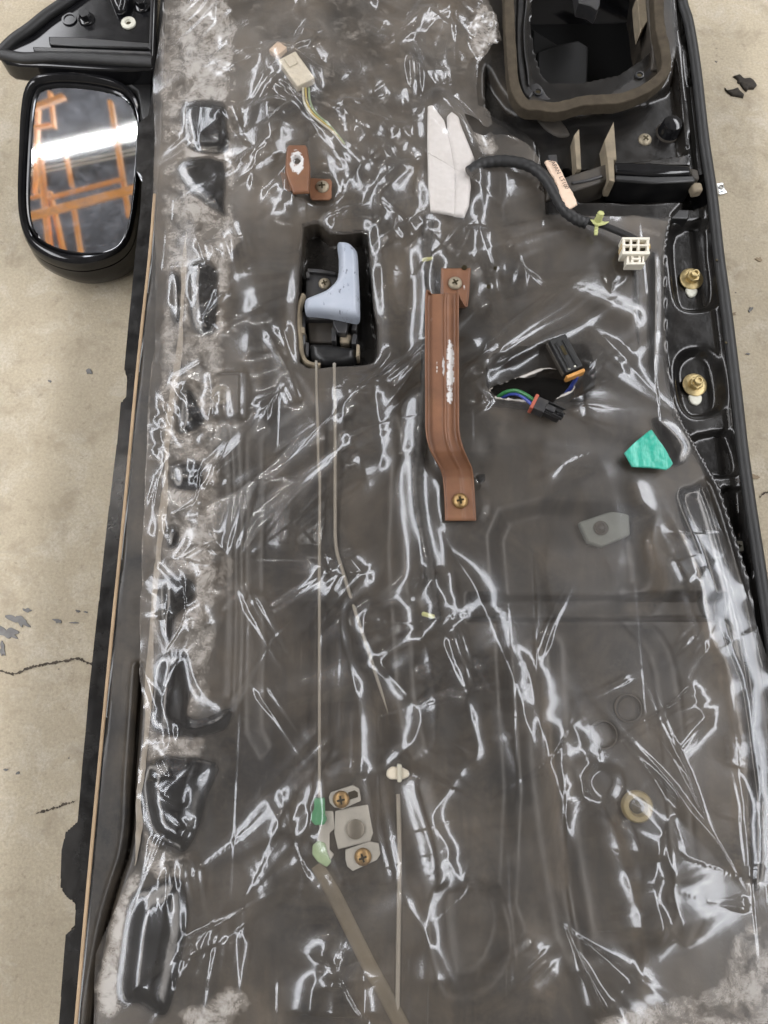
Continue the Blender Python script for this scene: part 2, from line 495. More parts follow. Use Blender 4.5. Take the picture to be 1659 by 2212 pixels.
M['crack'] = simple('crack_dirt', (0.075, 0.06, 0.045), 0.9, var=0.4, scale=80)

# door steel: black paint, brown dust where the attribute says so
def m_panel():
    m, nt, out = new_mat('dusty_black_steel')
    p = nn(nt, 'ShaderNodeBsdfPrincipled')
    black = mixc(nt, ramp(nt, noise(nt, 30, 4), 0.3, 0.7), (0.007, 0.007, 0.0075), (0.016, 0.015, 0.014))
    dcol = mixc(nt, ramp(nt, noise(nt, 10, 8, 0.68, dist=0.8), 0.36, 0.66), (0.005, 0.0045, 0.004), (0.100, 0.079, 0.056))
    dcol = mixc(nt, ramp(nt, noise(nt, 190, 5, 0.7), 0.45, 0.8), dcol, (0.062, 0.051, 0.038))
    mp = nn(nt, 'ShaderNodeMapping'); mp.inputs['Scale'].default_value = (5.5, 1.1, 1); mp.inputs['Rotation'].default_value = (0, 0, -0.12)
    nt.links.new(nn(nt, 'ShaderNodeTexCoord').outputs['Object'], mp.inputs[0])
    dcol = mixc(nt, math_n(nt, 'MULTIPLY', ramp(nt, noise(nt, 4.2, 6, 0.62, mp.outputs[0], 0.6), 0.46, 0.70), 0.85), dcol, (0.012, 0.0105, 0.0095))
    at = nn(nt, 'ShaderNodeAttribute', attribute_name='dust')
    d = math_n(nt, 'MULTIPLY', at.outputs['Fac'], math_n(nt, 'ADD', math_n(nt, 'MULTIPLY', noise(nt, 24, 5, 0.6), 0.9), 0.5), True)
    c = mixc(nt, d, black, dcol)
    nt.links.new(c, p.inputs['Base Color'])
    nt.links.new(math_n(nt, 'ADD', math_n(nt, 'MULTIPLY', d, 0.5), math_n(nt, 'ADD', math_n(nt, 'MULTIPLY', noise(nt, 60, 3), 0.22), 0.05)), p.inputs['Roughness'])
    b = nn(nt, 'ShaderNodeBump'); b.inputs['Strength'].default_value = 0.12; b.inputs['Distance'].default_value = 0.001
    nt.links.new(noise(nt, 260, 4), b.inputs['Height']); nt.links.new(b.outputs[0], p.inputs['Normal'])
    nt.links.new(p.outputs[0], out.inputs[0]); return m
M['panel'] = m_panel()

# clear film: sees through, glossy, slightly milky, with smears of old adhesive
def m_film():
    m, nt, out = new_mat('clear_film')
    geo = nn(nt, 'ShaderNodeTexCoord').outputs['Object']
    bump = nn(nt, 'ShaderNodeBump'); bump.inputs['Strength'].default_value = 0.03; bump.inputs['Distance'].default_value = 0.001
    nt.links.new(noise(nt, 90, 3, 0.5), bump.inputs['Height'])
    at = nn(nt, 'ShaderNodeAttribute', attribute_name='residue')
    hz = nn(nt, 'ShaderNodeAttribute', attribute_name='haze')
    n1 = noise(nt, 48, 9, 0.76, dist=0.35)
    res = math_n(nt, 'ADD', at.outputs['Fac'], math_n(nt, 'MULTIPLY', math_n(nt, 'SUBTRACT', n1, 0.5), 1.9))
    res = math_n(nt, 'MULTIPLY', ramp(nt, res, 0.36, 0.80), math_n(nt, 'MULTIPLY', at.outputs['Fac'], 0.95, True), True)
    big = math_n(nt, 'ADD', math_n(nt, 'MULTIPLY', ramp(nt, noise(nt, 5.5, 6, 0.6, dist=0.9), 0.36, 0.66), 2.2), 0.12)
    haze = math_n(nt, 'MULTIPLY', math_n(nt, 'MULTIPLY', hz.outputs['Fac'], big), math_n(nt, 'ADD', math_n(nt, 'MULTIPLY', ramp(nt, noise(nt, 11, 8, 0.68, dist=0.7), 0.32, 0.72), 1.1), 0.45))
    speck = math_n(nt, 'MULTIPLY', ramp(nt, noise(nt, 420, 2, 0.5), 0.70, 0.76), 0.25)
    mp = nn(nt, 'ShaderNodeMapping'); mp.inputs['Scale'].default_value = (1, 14, 1); mp.inputs['Rotation'].default_value = (0, 0, 0.05)
    nt.links.new(geo, mp.inputs[0])
    streak = math_n(nt, 'MULTIPLY', ramp(nt, noise(nt, 9, 5, 0.7, mp.outputs[0]), 0.60, 0.74), 0.035)
    for rz, sx, sc_, lo, amt in ((0.5, 26, 14, 0.64, 0.07), (-0.42, 30, 11, 0.65, 0.06), (1.35, 24, 9, 0.66, 0.05)):
        mp2 = nn(nt, 'ShaderNodeMapping'); mp2.inputs['Scale'].default_value = (sx, 1, 1); mp2.inputs['Rotation'].default_value = (0, 0, rz)
        nt.links.new(geo, mp2.inputs[0])
        streak = math_n(nt, 'ADD', streak, math_n(nt, 'MULTIPLY', ramp(nt, noise(nt, sc_, 4, 0.6, mp2.outputs[0]), lo, lo + 0.10), amt))
    haze = math_n(nt, 'ADD', math_n(nt, 'ADD', haze, streak), math_n(nt, 'MULTIPLY', speck, 0.5))
    milk = math_n(nt, 'MAXIMUM', haze, res, True)
    dif = nn(nt, 'ShaderNodeBsdfDiffuse')
    hc = (mixc(nt, ramp(nt, noise(nt, 33, 4), 0.35, 0.65), (0.70, 0.625, 0.54), (0.56, 0.465, 0.37)))
    nt.links.new(mixc(nt, res, hc, (0.76, 0.735, 0.70)), dif.inputs[0])
    trl = nn(nt, 'ShaderNodeBsdfTranslucent'); trl.inputs[0].default_value = (0.6, 0.56, 0.5, 1)
    body = nn(nt, 'ShaderNodeMixShader'); body.inputs[0].default_value = 0.25
    nt.links.new(dif.outputs[0], body.inputs[1]); nt.links.new(trl.outputs[0], body.inputs[2])
    tr = nn(nt, 'ShaderNodeBsdfTransparent'); tr.inputs[0].default_value = (0.93, 0.905, 0.87, 1)
    mx = nn(nt, 'ShaderNodeMixShader')
    nt.links.new(milk, mx.inputs[0]); nt.links.new(tr.outputs[0], mx.inputs[1]); nt.links.new(body.outputs[0], mx.inputs[2])
    gl = nn(nt, 'ShaderNodeBsdfGlossy'); gl.inputs['Roughness'].default_value = 0.085
    gl.inputs[0].default_value = (0.97, 0.98, 1.0, 1)
    nt.links.new(bump.outputs[0], gl.inputs['Normal'])
    # both faces of a thin film reflect the same from either side: Schlick on the facing angle
    fr = nn(nt, 'ShaderNodeLayerWeight'); fr.inputs[0].default_value = 0.5
    nt.links.new(bump.outputs[0], fr.inputs['Normal'])
    f2 = math_n(nt, 'ADD', math_n(nt, 'MULTIPLY', math_n(nt, 'POWER', fr.outputs['Facing'], 4.0), 0.85), 0.080, True)
    o = nn(nt, 'ShaderNodeMixShader')
    g3 = nn(nt, 'ShaderNodeBsdfGlossy'); g3.inputs['Roughness'].default_value = 0.21; g3.inputs[0].default_value = (0.90, 0.95, 1.0, 1)
    g4 = nn(nt, 'ShaderNodeBsdfGlossy'); g4.inputs['Roughness'].default_value = 0.42; g4.inputs[0].default_value = (0.93, 0.92, 0.95, 1)
    gs = nn(nt, 'ShaderNodeMixShader'); gs.inputs[0].default_value = 0.36
    nt.links.new(g3.outputs[0], gs.inputs[1]); nt.links.new(g4.outputs[0], gs.inputs[2])
    gm = nn(nt, 'ShaderNodeMixShader'); gm.inputs[0].default_value = 0.80
    nt.links.new(gl.outputs[0], gm.inputs[1]); nt.links.new(gs.outputs[0], gm.inputs[2])
    nt.links.new(f2, o.inputs[0]); nt.links.new(mx.outputs[0], o.inputs[1]); nt.links.new(gm.outputs[0], o.inputs[2])
    nt.links.new(o.outputs[0], out.inputs[0]); return m
M['film'] = m_film()

def m_mirror():
    m, nt, out = new_mat('dusty_mirror_glass')
    gl = nn(nt, 'ShaderNodeBsdfGlossy'); gl.inputs['Roughness'].default_value = 0.03; gl.inputs[0].default_value = (0.93, 0.95, 0.98, 1)
    g2 = nn(nt, 'ShaderNodeBsdfGlossy'); g2.inputs['Roughness'].default_value = 0.32; g2.inputs[0].default_value = (0.75, 0.8, 0.92, 1)
    d = nn(nt, 'ShaderNodeBsdfDiffuse'); d.inputs[0].default_value = (0.35, 0.37, 0.42, 1)
    a = nn(nt, 'ShaderNodeMixShader'); a.inputs[0].default_value = 0.35
    nt.links.new(g2.outputs[0], a.inputs[1]); nt.links.new(d.outputs[0], a.inputs[2])
    f = math_n(nt, 'ADD', math_n(nt, 'MULTIPLY', ramp(nt, noise(nt, 60, 8, 0.75, dist=0.5), 0.44, 0.76), 0.16), 0.025)
    o = nn(nt, 'ShaderNodeMixShader')
    nt.links.new(f, o.inputs[0]); nt.links.new(gl.outputs[0], o.inputs[1]); nt.links.new(a.outputs[0], o.inputs[2])
    nt.links.new(o.outputs[0], out.inputs[0]); return m
M['mirror'] = m_mirror()
def m_lamp(name='lit_tube', L=LAMP_L, col=(1.0, 0.965, 0.92, 1)):
    m, nt, out = new_mat(name)
    e = nn(nt, 'ShaderNodeEmission'); e.inputs[0].default_value = col; e.inputs[1].default_value = L
    nt.links.new(e.outputs[0], out.inputs[0]); return m
M['lamp'] = m_lamp(); M['mirror_lamp'] = m_lamp('lit_tube_far', 70.0); M['sheen_panel'] = m_lamp('sheen_glow', SHEEN_L, (0.96, 0.965, 1.0, 1))

# ------------------------------------------------------------------ floor (structure)
fl = MB().add([(-12, -12, FLOOR_Z), (12, -12, FLOOR_Z), (12, 14, FLOOR_Z), (-12, 14, FLOOR_Z)], [(0, 1, 2, 3)]).build('floor', M['floor'], smooth=False)
fl['kind'] = 'structure'; fl['label'] = 'worn beige concrete floor'
def ribbon(name, px, w, mat, z, jit=0.3, seed=1, n=10):
    rr = random.Random(seed)
    s = smooth_px(px, n)
    pts = [P(a + rr.uniform(-1.5, 1.5), b + rr.uniform(-1.5, 1.5), z) for a, b in s]
    vs = []; fs = []
    for i, p in enumerate(pts):
        t = (pts[min(i + 1, len(pts) - 1)] - pts[max(0, i - 1)]).normalized(); nrm = Vector((-t.y, t.x, 0))
        e = min(1, i / 3 + .15, (len(pts) - 1 - i) / 3 + .15)
        ww = w * (1 + rr.uniform(-jit, jit)) * e
        vs += [p + nrm * ww, p - nrm * ww]
    for i in range(len(pts) - 1):
        fs.append((2 * i, 2 * i + 1, 2 * i + 3, 2 * i + 2))
    o = MB().add(vs, fs).build(name, mat, fl, smooth=False)
    return o
ribbon('crack', [(-30, 1448), (0, 1449), (28, 1456), (60, 1444), (85, 1437), (120, 1431), (150, 1426), (170, 1423), (192, 1432), (230, 1440)], 0.0011, M['crack'], FLOOR_Z + 0.0008, 0.7)
ribbon('crack', [(78, 1757), (110, 1748), (140, 1737), (162, 1730)], 0.0009, M['crack'], FLOOR_Z + 0.0008, 0.9, 3)
ribbon('crack', [(1640, 1075), (1650, 1066), (1665, 1060), (1700, 1040)], 0.0008, M['crack'], FLOOR_Z + 0.0008, 0.6, 5)
def blot(name, u, v, ru, rv, mat, seed, rot=0.0, rough=0.45):
    rr = np.random.RandomState(seed); k = 40
    ph = rr.rand(8) * 6.28
    px = []
    for i in range(k):
        a = 2 * math.pi * i / k
        r = 1 + rough * sum(math.sin(a * (j + 2) + ph[j]) / (j + 1.6) for j in range(8)) * 0.6
        x, y = ru * r * math.cos(a), rv * r * math.sin(a)
        px.append((u + x * math.cos(rot) - y * math.sin(rot), v + x * math.sin(rot) + y * math.cos(rot)))
    return px
def mark(u, v, ru, rv, mat, seed, rot=0.0, rough=0.5):
    pts = W2(blot('', u, v, ru, rv, mat, seed, rot, rough), FLOOR_Z + 0.0012)
    return MB().prism(pts, FLOOR_Z + 0.0002, FLOOR_Z + 0.0012).build('paint_mark', mat, fl, smooth=False)
for a in [(14, 1366, 22, 12, 'stain', 1, 0.5, .8), (40, 1340, 20, 10, 'stain', 2, 0.6, .9), (58, 1318, 9, 4, 'stain', 3, 0.3, .6), (124, 1341, 9, 4, 'stain', 4, 0.1, .6),
          (160, 1345, 8, 2, 'stain', 5, 0, .6), (168, 1320, 5, 2.5, 'stain', 6, 0, .6), (185, 1322, 4, 2, 'stain', 7, 0, .6),
          (192, 802, 7, 5, 'stain', 8, 0, .5), (107, 823, 3.5, 2.5, 'stain', 9, 0, .5), (5, 1402, 6, 12, 'stain', 10, 0, .8),
          (1622, 668, 4, 5, 'stain', 18, 0.5, .7), (1616, 764, 4, 2, 'stain', 19, 0, .5), (1585, 678, 5, 3, 'stain2', 20, 0, .6), (1632, 1030, 8, 5, 'stain2', 21, 0, .6),
          (12, 1663, 4, 3, 'stain', 22, 0, .5), (38, 1670, 4, 3, 'stain', 23, 0, .5), (1640, 560, 7, 4, 'stain2', 24, 0, .6)]:
    mark(a[0], a[1], a[2], a[3], M[a[4]], a[5], a[6], a[7])

# ------------------------------------------------------------------ tubes overhead, with wide panels added for sheen
for i, (x, y, L, ang) in enumerate(TUBES):
    e = empty('overhead_light', (x, y, LAMP_Z))
    a = math.radians(ang); d = Vector((math.cos(a), math.sin(a), 0))
    c = Vector((x, y, LAMP_Z))
    MB().tube([c - d * L / 2 - Vector((0, 0, .04)), c + d * L / 2 - Vector((0, 0, .04))], 0.013, 10).build('tube', M['lamp'], e)
    MB().box(c, (L, 1.0, 0.03), a).build('added_sheen_panel', M['sheen_panel'], e)  # unseen wide glow added for soft sheen on the film and floor light
    MB().box(c + Vector((0, 0, 0.045)), (L + 0.06, 1.06, 0.05), a).build('housing', M['rail'], e, 0.004)  # back of the added sheen panel
    for k in (-1, 1):
        MB().box(c + d * k * (L / 2 + 0.012) + Vector((0, 0, 0.025)), (0.022, 0.30, 0.09), a).build('added_panel_cap', M['rail'], e, 0.003)
    side = ['left of the door', 'right of the door'][i]
    tag(e, 'long lit tube overhead with a wide sheen panel added out of view, ' + side, 'light', 'lit ceiling tubes')

# ------------------------------------------------------------------ what the mirror shows: one lit tube and a timber rack
MZ = -0.050                                    # height of the mirror glass centre
MC = P(180, 368, MZ)
def bounce(u, v, h):
    """where the ray through that mirror pixel arrives at height h"""
    o = Vector((0, 0, CAM_H)); d = (P(u, v, 0) - o).normalized()
    t = (MC - o).dot(MIRROR_N) / d.dot(MIRROR_N)
    p = o + d * t
    r = d - 2 * d.dot(MIRROR_N) * MIRROR_N
    return p + r * ((h - p.z) / r.z)
def beam(mb, a, b, w, h, hz=0.05, mi=0):
    A, B = bounce(a[0], a[1], h), bounce(b[0], b[1], h)
    k = (bounce(a[0], a[1] + 1, h) - A).length
    k = min(k, (bounce(a[0] + 1, a[1], h) - A).length)
    d = B - A
    mb.box((A + B) / 2 + Vector((0, 0, hz / 2)), (d.length, w * k * 0.8, hz), math.atan2(d.y, d.x), mi)
A, B = bounce(-60, 364, LAMP_Z), bounce(420, 254, LAMP_Z)
e = empty('overhead_light', (A + B) / 2)
MB().tube([A, B], 0.012, 10).build('tube', M['mirror_lamp'], e)
d = B - A
MB().box((A + B) / 2 + Vector((0, 0, 0.075)), (d.length + .06, 0.05, 0.04), math.atan2(d.y, d.x)).build('housing', M['dark_cloth'], e, 0.004)
tag(e, 'lit fluorescent tube seen as the white bar in the side mirror', 'light', 'lit ceiling tubes')
HR = 1.75
e = empty('timber_rack', bounce(180, 440, HR))
for i, (a, b, w, h) in enumerate([((40, 472), (320, 399), 20, HR), ((100, 427), (268, 384), 9, HR + .10), ((82, 330), (106, 560), 13, HR + .16), ((140, 335), (153, 404), 8, HR + .22),
                     ((155, 442), (174, 560), 9, HR + .06), ((108, 430), (138, 560), 10, HR + .2), ((236, 215), (277, 470), 13, HR + .16), ((60, 234), (136, 205), 13, HR + .2),
                     ((105, 195), (114, 275), 8, HR + .26), ((70, 274), (108, 268), 9, HR + .3), ((79, 230), (72, 420), 8, HR + .33), ((62, 428), (108, 414), 8, HR + .3)]):
    mb = MB(); beam(mb, a, b, w, h); mb.build('beam', M['wood'], e, 0.004)
tag(e, 'orange timber storage rack reflected in the side mirror', 'rack')
ce = bounce(180, 370, 2.62)
cl = MB().box(ce, (2.4, 3.0, 0.03)).build('ceiling', M['dark_cloth'], None, 0.002)
cl['kind'] = 'structure'; cl['label'] = 'dark underside of the roof behind the timber rack'
e = empty('conduit', bounce(180, 350, HR + .38))
for dv in (-4, 5):
    mb = MB(); beam(mb, (40, 377 + dv), (320, 320 + dv), 4, HR + .38, 0.02); mb.build('rail', M['rail'], e, 0.002)
tag(e, 'pale double conduit reflected in the side mirror', 'conduit')

# ------------------------------------------------------------------ the car door
door = empty('car_door', P(830, 1106, FLOOR_Z))
tag(door, 'black car door shell lying inner side up on the concrete, trim panel removed', 'car door')
LEFT = [(352, -130), (345, -20), (338, 60), (330, 170), (318, 240), (293, 262), (291, 362), (304, 374), (300, 450), (289, 540), (280, 636), (265, 793), (271, 815), (269, 853),
        (257, 865), (247, 970), (230, 1106), (187, 1499), (182, 1566), (173, 1659), (163, 1776), (137, 1799), (128, 1839), (125, 1919), (137, 1939), (158, 1956), (157, 2006),
        (137, 2022), (122, 2212), (105, 2480)]
RIGHT = [(1470, -130), (1489, 0), (1503, 50), (1519, 150), (1536, 300), (1553, 417), (1568, 553), (1583, 663), (1606, 853), (1619, 970), (1638, 1106), (1656, 1223), (1690, 1450),
         (1730, 1750), (1790, 2212), (1820, 2480)]
OUT = W2(LEFT + RIGHT[::-1], -0.008)
def circ(u, v, r, n=20, ry=None):
    return [(u + r * math.cos(2 * math.pi * i / n), v + (ry or r) * math.sin(2 * math.pi * i / n)) for i in range(n)]
BODY = [(352, -130), (346, 200), (332, 420), (322, 553), (297, 786), (267, 1106), (213, 1659), (163, 2212), (140, 2480), (1785, 2480), (1755, 2212), (1698, 1750), (1658, 1450), (1624, 1223), (1606, 1106),
        (1588, 970), (1574, 853), (1552, 663), (1537, 553), (1522, 417), (1505, 300), (1488, 150), (1472, 50), (1455, -130)]
CHANNEL = [(1440, -130), (1455, 60), (1478, 290), (1478, 440), (1440, 480), (1426, 560), (1428, 760), (1450, 900), (1500, 990), (1540, 1060), (1600, 1250), (1640, 1440), (1680, 1750), (1735, 2480), (1785, 2480),
           (1752, 2212), (1697, 1750), (1657, 1450), (1624, 1223), (1606, 1106), (1588, 970), (1574, 853), (1552, 663), (1538, 553), (1522, 417), (1505, 300), (1488, 150), (1472, 50), (1455, -130)]
HANDLE_HOLE = [(656, 487), (672, 481), (687, 480), (697, 488), (712, 502), (740, 504), (780, 500), (793, 506), (797, 540), (801, 600), (806, 660), (815, 710), (815, 765), (806, 780),
               (790, 786), (735, 789), (690, 793), (665, 792), (648, 780), (643, 720), (643, 663), (649, 560)]
TEAR = [(1060, 843), (1070, 833), (1085, 829), (1100, 820), (1120, 816), (1145, 813), (1159, 811), (1172, 800), (1189, 795), (1203, 797), (1216, 801), (1228, 812), (1238, 822),
        (1240, 834), (1228, 846), (1215, 851), (1204, 857), (1195, 868), (1175, 868), (1150, 866), (1126, 863), (1100, 861), (1072, 858)]
rt = random.Random(3)
_t = []
for i in range(len(TEAR)):
    a, b = TEAR[i], TEAR[(i + 1) % len(TEAR)]
    for k in (0, .33, .67):
        _t.append((a[0] + (b[0] - a[0]) * k + rt.uniform(-2.2, 2.2), a[1] + (b[1] - a[1]) * k + rt.uniform(-2.6, 2.6)))
TEAR = _t
SPEAKER = [(1152, -130), (1146, 0), (1138, 60), (1138, 110), (1146, 160), (1160, 205), (1180, 222), (1240, 222), (1320, 205), (1372, 170), (1404, 140), (1412, 60), (1400, -20), (1380, -130)]
PADS = [([(372, 590), (388, 600), (396, 640), (390, 690), (376, 690), (370, 640)], 5),
        ([(412, 575), (440, 565), (470, 590), (468, 690), (455, 720), (420, 710), (408, 650)], 4),
        ([(392, 850), (410, 840), (430, 880), (440, 905), (425, 925), (385, 940), (385, 890)], 4),
        ([(372, 1005), (425, 1000), (437, 1015), (435, 1050), (410, 1058), (375, 1050)], 5),
        ([(362, 1142), (382, 1140), (386, 1170), (378, 1182), (360, 1180)], 5),
        ([(348, 1250), (415, 1250), (418, 1300), (380, 1330), (372, 1380), (350, 1378), (342, 1310)], 5),
        ([(326, 1500), (338, 1425), (370, 1408), (404, 1414), (409, 1500), (405, 1545), (440, 1552), (498, 1528), (484, 1578), (402, 1592), (330, 1572)], 8),
        ([(316, 1650), (466, 1646), (446, 1720), (424, 1800), (396, 1842), (372, 1832), (320, 1792)], 10),
        ([(285, 1940), (333, 1912), (392, 1899), (404, 1992), (384, 2109), (362, 2190), (336, 2196), (300, 2174), (258, 2162), (262, 2059)], 13),
        ([(398, 225), (480, 225), (490, 270), (490, 322), (420, 325), (398, 290)], 4),
        ([(388, 350), (480, 345), (484, 440), (478, 460), (400, 400)], 4),
        ([(1402, 560), (1430, 560), (1432, 700), (1420, 822), (1402, 790)], 3), ([(1368, 580), (1381, 580), (1384, 740), (1373, 700)], 2),
        ([(1408, 905), (1440, 900), (1475, 925), (1497, 965), (1480, 1000), (1450, 1000), (1425, 945)], 4),
        ([(1462, 1064), (1500, 1052), (1534, 1056), (1590, 1250), (1634, 1440), (1656, 1700), (1655, 1900), (1622, 1900), (1612, 1600), (1560, 1400), (1500, 1200)], 3)]
LEVELS = [  # outline px, target z, bevel m
    (BODY, 0.0, 0.004), (CHANNEL, -0.016, 0.005),
    ([(1440, 500), (1535, 486), (1548, 560), (1556, 640), (1540, 678), (1490, 690), (1450, 672), (1436, 600)], -0.029, 0.012),
    ([(1446, 790), (1470, 762), (1510, 756), (1548, 785), (1562, 850), (1556, 895), (1525, 914), (1485, 916), (1458, 890), (1446, 840)], -0.029, 0.012),
    ([(1478, 950), (1560, 930), (1588, 965), (1596, 1030), (1530, 1040), (1500, 1000)], -0.026, 0.008),
    ([(1545, 1062), (1596, 1056), (1604, 1080), (1614, 1220), (1620, 1245), (1600, 1250), (1575, 1180)], -0.024, 0.006),
    ([(1462, 95), (1492, 88), (1500, 190), (1482, 205), (1470, 190)], -0.027, 0.006),
    ([(1458, -60), (1478, -60), (1486, 66), (1465, 74)], -0.026, 0.006),
    ([(1455, 1075), (1490, 1048), (1530, 1050), (1592, 1250), (1632, 1440), (1660, 1700), (1625, 1705), (1595, 1500), (1560, 1400), (1500, 1200)], -0.010, 0.010),
    ([(1046, 150), (1100, 230), (1180, 250), (1400, 215), (1440, 180), (1452, 120), (1474, 330), (1468, 352), (1178, 380), (1150, 320), (1090, 280), (1046, 250)], -0.012, 0.006),
    (SPEAKER, -0.095, 0.006),
    ([(1178, 392), (1325, 395), (1520, 398), (1525, 452), (1440, 474), (1178, 464)], -0.055, 0.006),
    ([(653, 484), (672, 478), (690, 477), (714, 498), (740, 501), (782, 497), (796, 503), (804, 600), (809, 660), (818, 710), (818, 768), (808, 784), (790, 789), (735, 792), (665, 795), (645, 782), (640, 720), (640, 663)], -0.026, 0.003, 0.0),
    ([(1055, 790), (1180, 770), (1260, 780), (1262, 880), (1180, 890), (1055, 880)], -0.05, 0.01),
    ([(1070, 1100), (1380, 1095), (1395, 1180), (1402, 1270), (1372, 1312), (1440, 1400), (1470, 1560), (1490, 1800), (1480, 2050), (1100, 2050), (1080, 1700), (1060, 1350)], -0.015, 0.022),
    ([(560, 900), (860, 900), (880, 1200), (900, 1500), (900, 1650), (560, 1650), (530, 1400), (530, 1100)], -0.012, 0.022),
    ([(1000, 1284), (1560, 1280), (1560, 1350), (1000, 1352)], -0.022, 0.010),
    ([(930, 1900), (1010, 1880), (1090, 1910), (1110, 2010), (1060, 2120), (960, 2140), (920, 2020)], -0.02, 0.020),
    (circ(1357, 1530, 28), -0.021, 0.003), (circ(1303, 1587, 28), -0.021, 0.003), (circ(1030, 1050, 9), -0.03, 0.003),
    ([(445, 800), (530, 800), (530, 905), (450, 905)], 0.004, 0.006),
]
GROOVES = [([(300, 1440), (298, 1466), (290, 1589), (283, 1692), (280, 1776), (270, 1846), (253, 1899), (230, 1976), (213, 2059), (200, 2142), (190, 2250), (180, 2400)], -0.012, 0.0035),
           ([(540, 1290), (900, 1300)], 0.004, 0.006), ([(900, 1700), (940, 1850), (960, 2100)], 0.005, 0.010), ([(1180, 1400), (1195, 1700), (1250, 2050)], 0.012, 0.012),
           ([(1040, 590), (1240, 575), (1370, 560)], -0.004, 0.010), ([(1060, 660), (1230, 640), (1360, 690)], 0.004, 0.012), ([(1060, 960), (1250, 940), (1420, 980)], -0.004, 0.014),
           ([(1372, 1060), (1385, 1100), (1400, 1180), (1428, 1262), (1414, 1306), (1370, 1318)], 0.003, 0.010),
           ([(480, 860), (500, 1000), (505, 1300), (500, 1500)], -0.004, 0.006)]
def panel_z(X, Y, D=None):
    Z = np.full(X.shape, -0.013)
    for px, zt, bev, *zp in LEVELS:
        poly = W2(smooth_px(px, 3, True) if 4 < len(px) < 14 else px, zp[0] if zp else max(zt, -0.03))
        w = local(X, Y, poly, 0.001) if X.ndim == 2 else None
        if w is None: continue
        d = sdf(X[w], Y[w], poly)
        mk = 1 - sstep(-bev, 0, d)
        Z[w] = Z[w] * (1 - mk) + zt * mk
    for px, h, wd in GROOVES:
        pl = W2(smooth_px(px, 4), 0)
        w = local(X, Y, pl, wd * 3)
        if w is None: continue
        d, _ = line_dist(X[w], Y[w], pl)
        Z[w] += h * np.exp(-(d / wd) ** 2)
    for px, h in PADS:
        poly = W2(smooth_px(px, 3, True), 0.004)
        w = local(X, Y, poly, 0.001)
        d = sdf(X[w], Y[w], poly)
        s = np.clip(-d / (0.008 + h * 0.001), 0, 1)
        Z[w] += h * 0.0006 * s * s * (3 - 2 * s)
    Z += 0.0012 * (fbm(X * 14, Y * 14, 5) - 0.5)
    return Z
def poly_mask(X, Y, px, soft=0.006, z=0.004, n=3):
    m = np.zeros(X.shape)
    poly = W2(smooth_px(px, n, True) if n > 1 else px, z)
    w = local(X, Y, poly, soft * 2)
    if w is not None:
        m[w] = 1 - sstep(-soft, soft, sdf(X[w], Y[w], poly))
    return m
SHEET = [(362, -130), (353, 17), (343, 83), (329, 167), (333, 300), (329, 467), (336, 553), (334, 753), (327, 786), (320, 870), (311, 1106), (308, 1139), (302, 1339), (300, 1456),
         (312, 1540), (300, 1659), (293, 1836), (283, 1879), (207, 2059), (200, 2212), (180, 2480), (1735, 2480), (1715, 2212), (1690, 1800), (1680, 1600), (1656, 1423), (1619, 1306), (1580, 1200), (1546, 1106),
         (1523, 1033), (1499, 960), (1476, 920), (1449, 846), (1439, 746), (1434, 663), (1436, 553), (1438, 500), (1446, 477), (1370, 462), (1300, 468), (1178, 463), (1175, 400), (1165, 345),
         (1140, 312), (1110, 295), (1085, 288), (1070, 290), (1060, 282), (1046, 292), (1022, 290), (1010, 272), (1002, 252), (1020, 250), (1034, 256), (1044, 268), (1054, 272), (1064, 266), (1060, 240), (1050, 229), (1033, 224), (1029, 190), (1033, 140), (1060, 112), (1078, 98),
         (1084, 88), (1074, 60), (1066, 30), (1058, 10), (1050, -20), (1045, -130)]
def dust_attr(X, Y):
    a = 0.07 * np.ones(X.shape)
    a = np.maximum(a, 0.55 * poly_mask(X, Y, BODY, 0.002, 0, 1))  # on the bare left strip this brown stands in for a ceiling reflection
    a = np.maximum(a, 0.80 * poly_mask(X, Y, SHEET, 0.008, 0, 1) * np.clip(0.02 + 2.6 * (fbm((X + .2 * Y) * 11, Y * 3.6, 61, 4) - 0.26), 0.04, 1.5))
    for px, s in [(CHANNEL, 0.05), (LEVELS[9][0], 0.10), (HANDLE_HOLE, 0.10), (SPEAKER, 0.06), (LEVELS[11][0], 0.08), (LEVELS[8][0], 0.15), (LEVELS[13][0], 0.03)]:
        m = poly_mask(X, Y, px, 0.004, 0, 1); a = a * (1 - m) + s * m
    for px, h in PADS:
        m = poly_mask(X, Y, px, 0.003); a = a * (1 - m) + 0.0 * m
    for px, w, s in [([(1372, 1060), (1385, 1100), (1400, 1180), (1428, 1262), (1414, 1306), (1370, 1318)], .010, 1.5), ([(1150, 1400), (1170, 1550), (1195, 1750), (1215, 1900)], .012, 1.3), ([(1340, 1780), (1385, 1950), (1393, 2212)], .008, 1.3), ([(700, 1900), (780, 2050), (870, 2220)], .012, 1.3), ([(1440, 1120), (1500, 1300), (1560, 1450), (1590, 1600), (1590, 1900)], .008, 1.3)]:
        pl = W2(smooth_px(px, 4), 0); w_ = local(X, Y, pl, .05); d, _ = line_dist(X[w_], Y[w_], pl)
        a[w_] = np.maximum(a[w_], s * np.exp(-(d / w) ** 2))
    return a
grid_mesh('inner_panel', OUT, [], 0.002, panel_z, M['panel'], door, skirt=lambda v: v[:, 2] - 0.012, attrs={'dust': dust_attr})

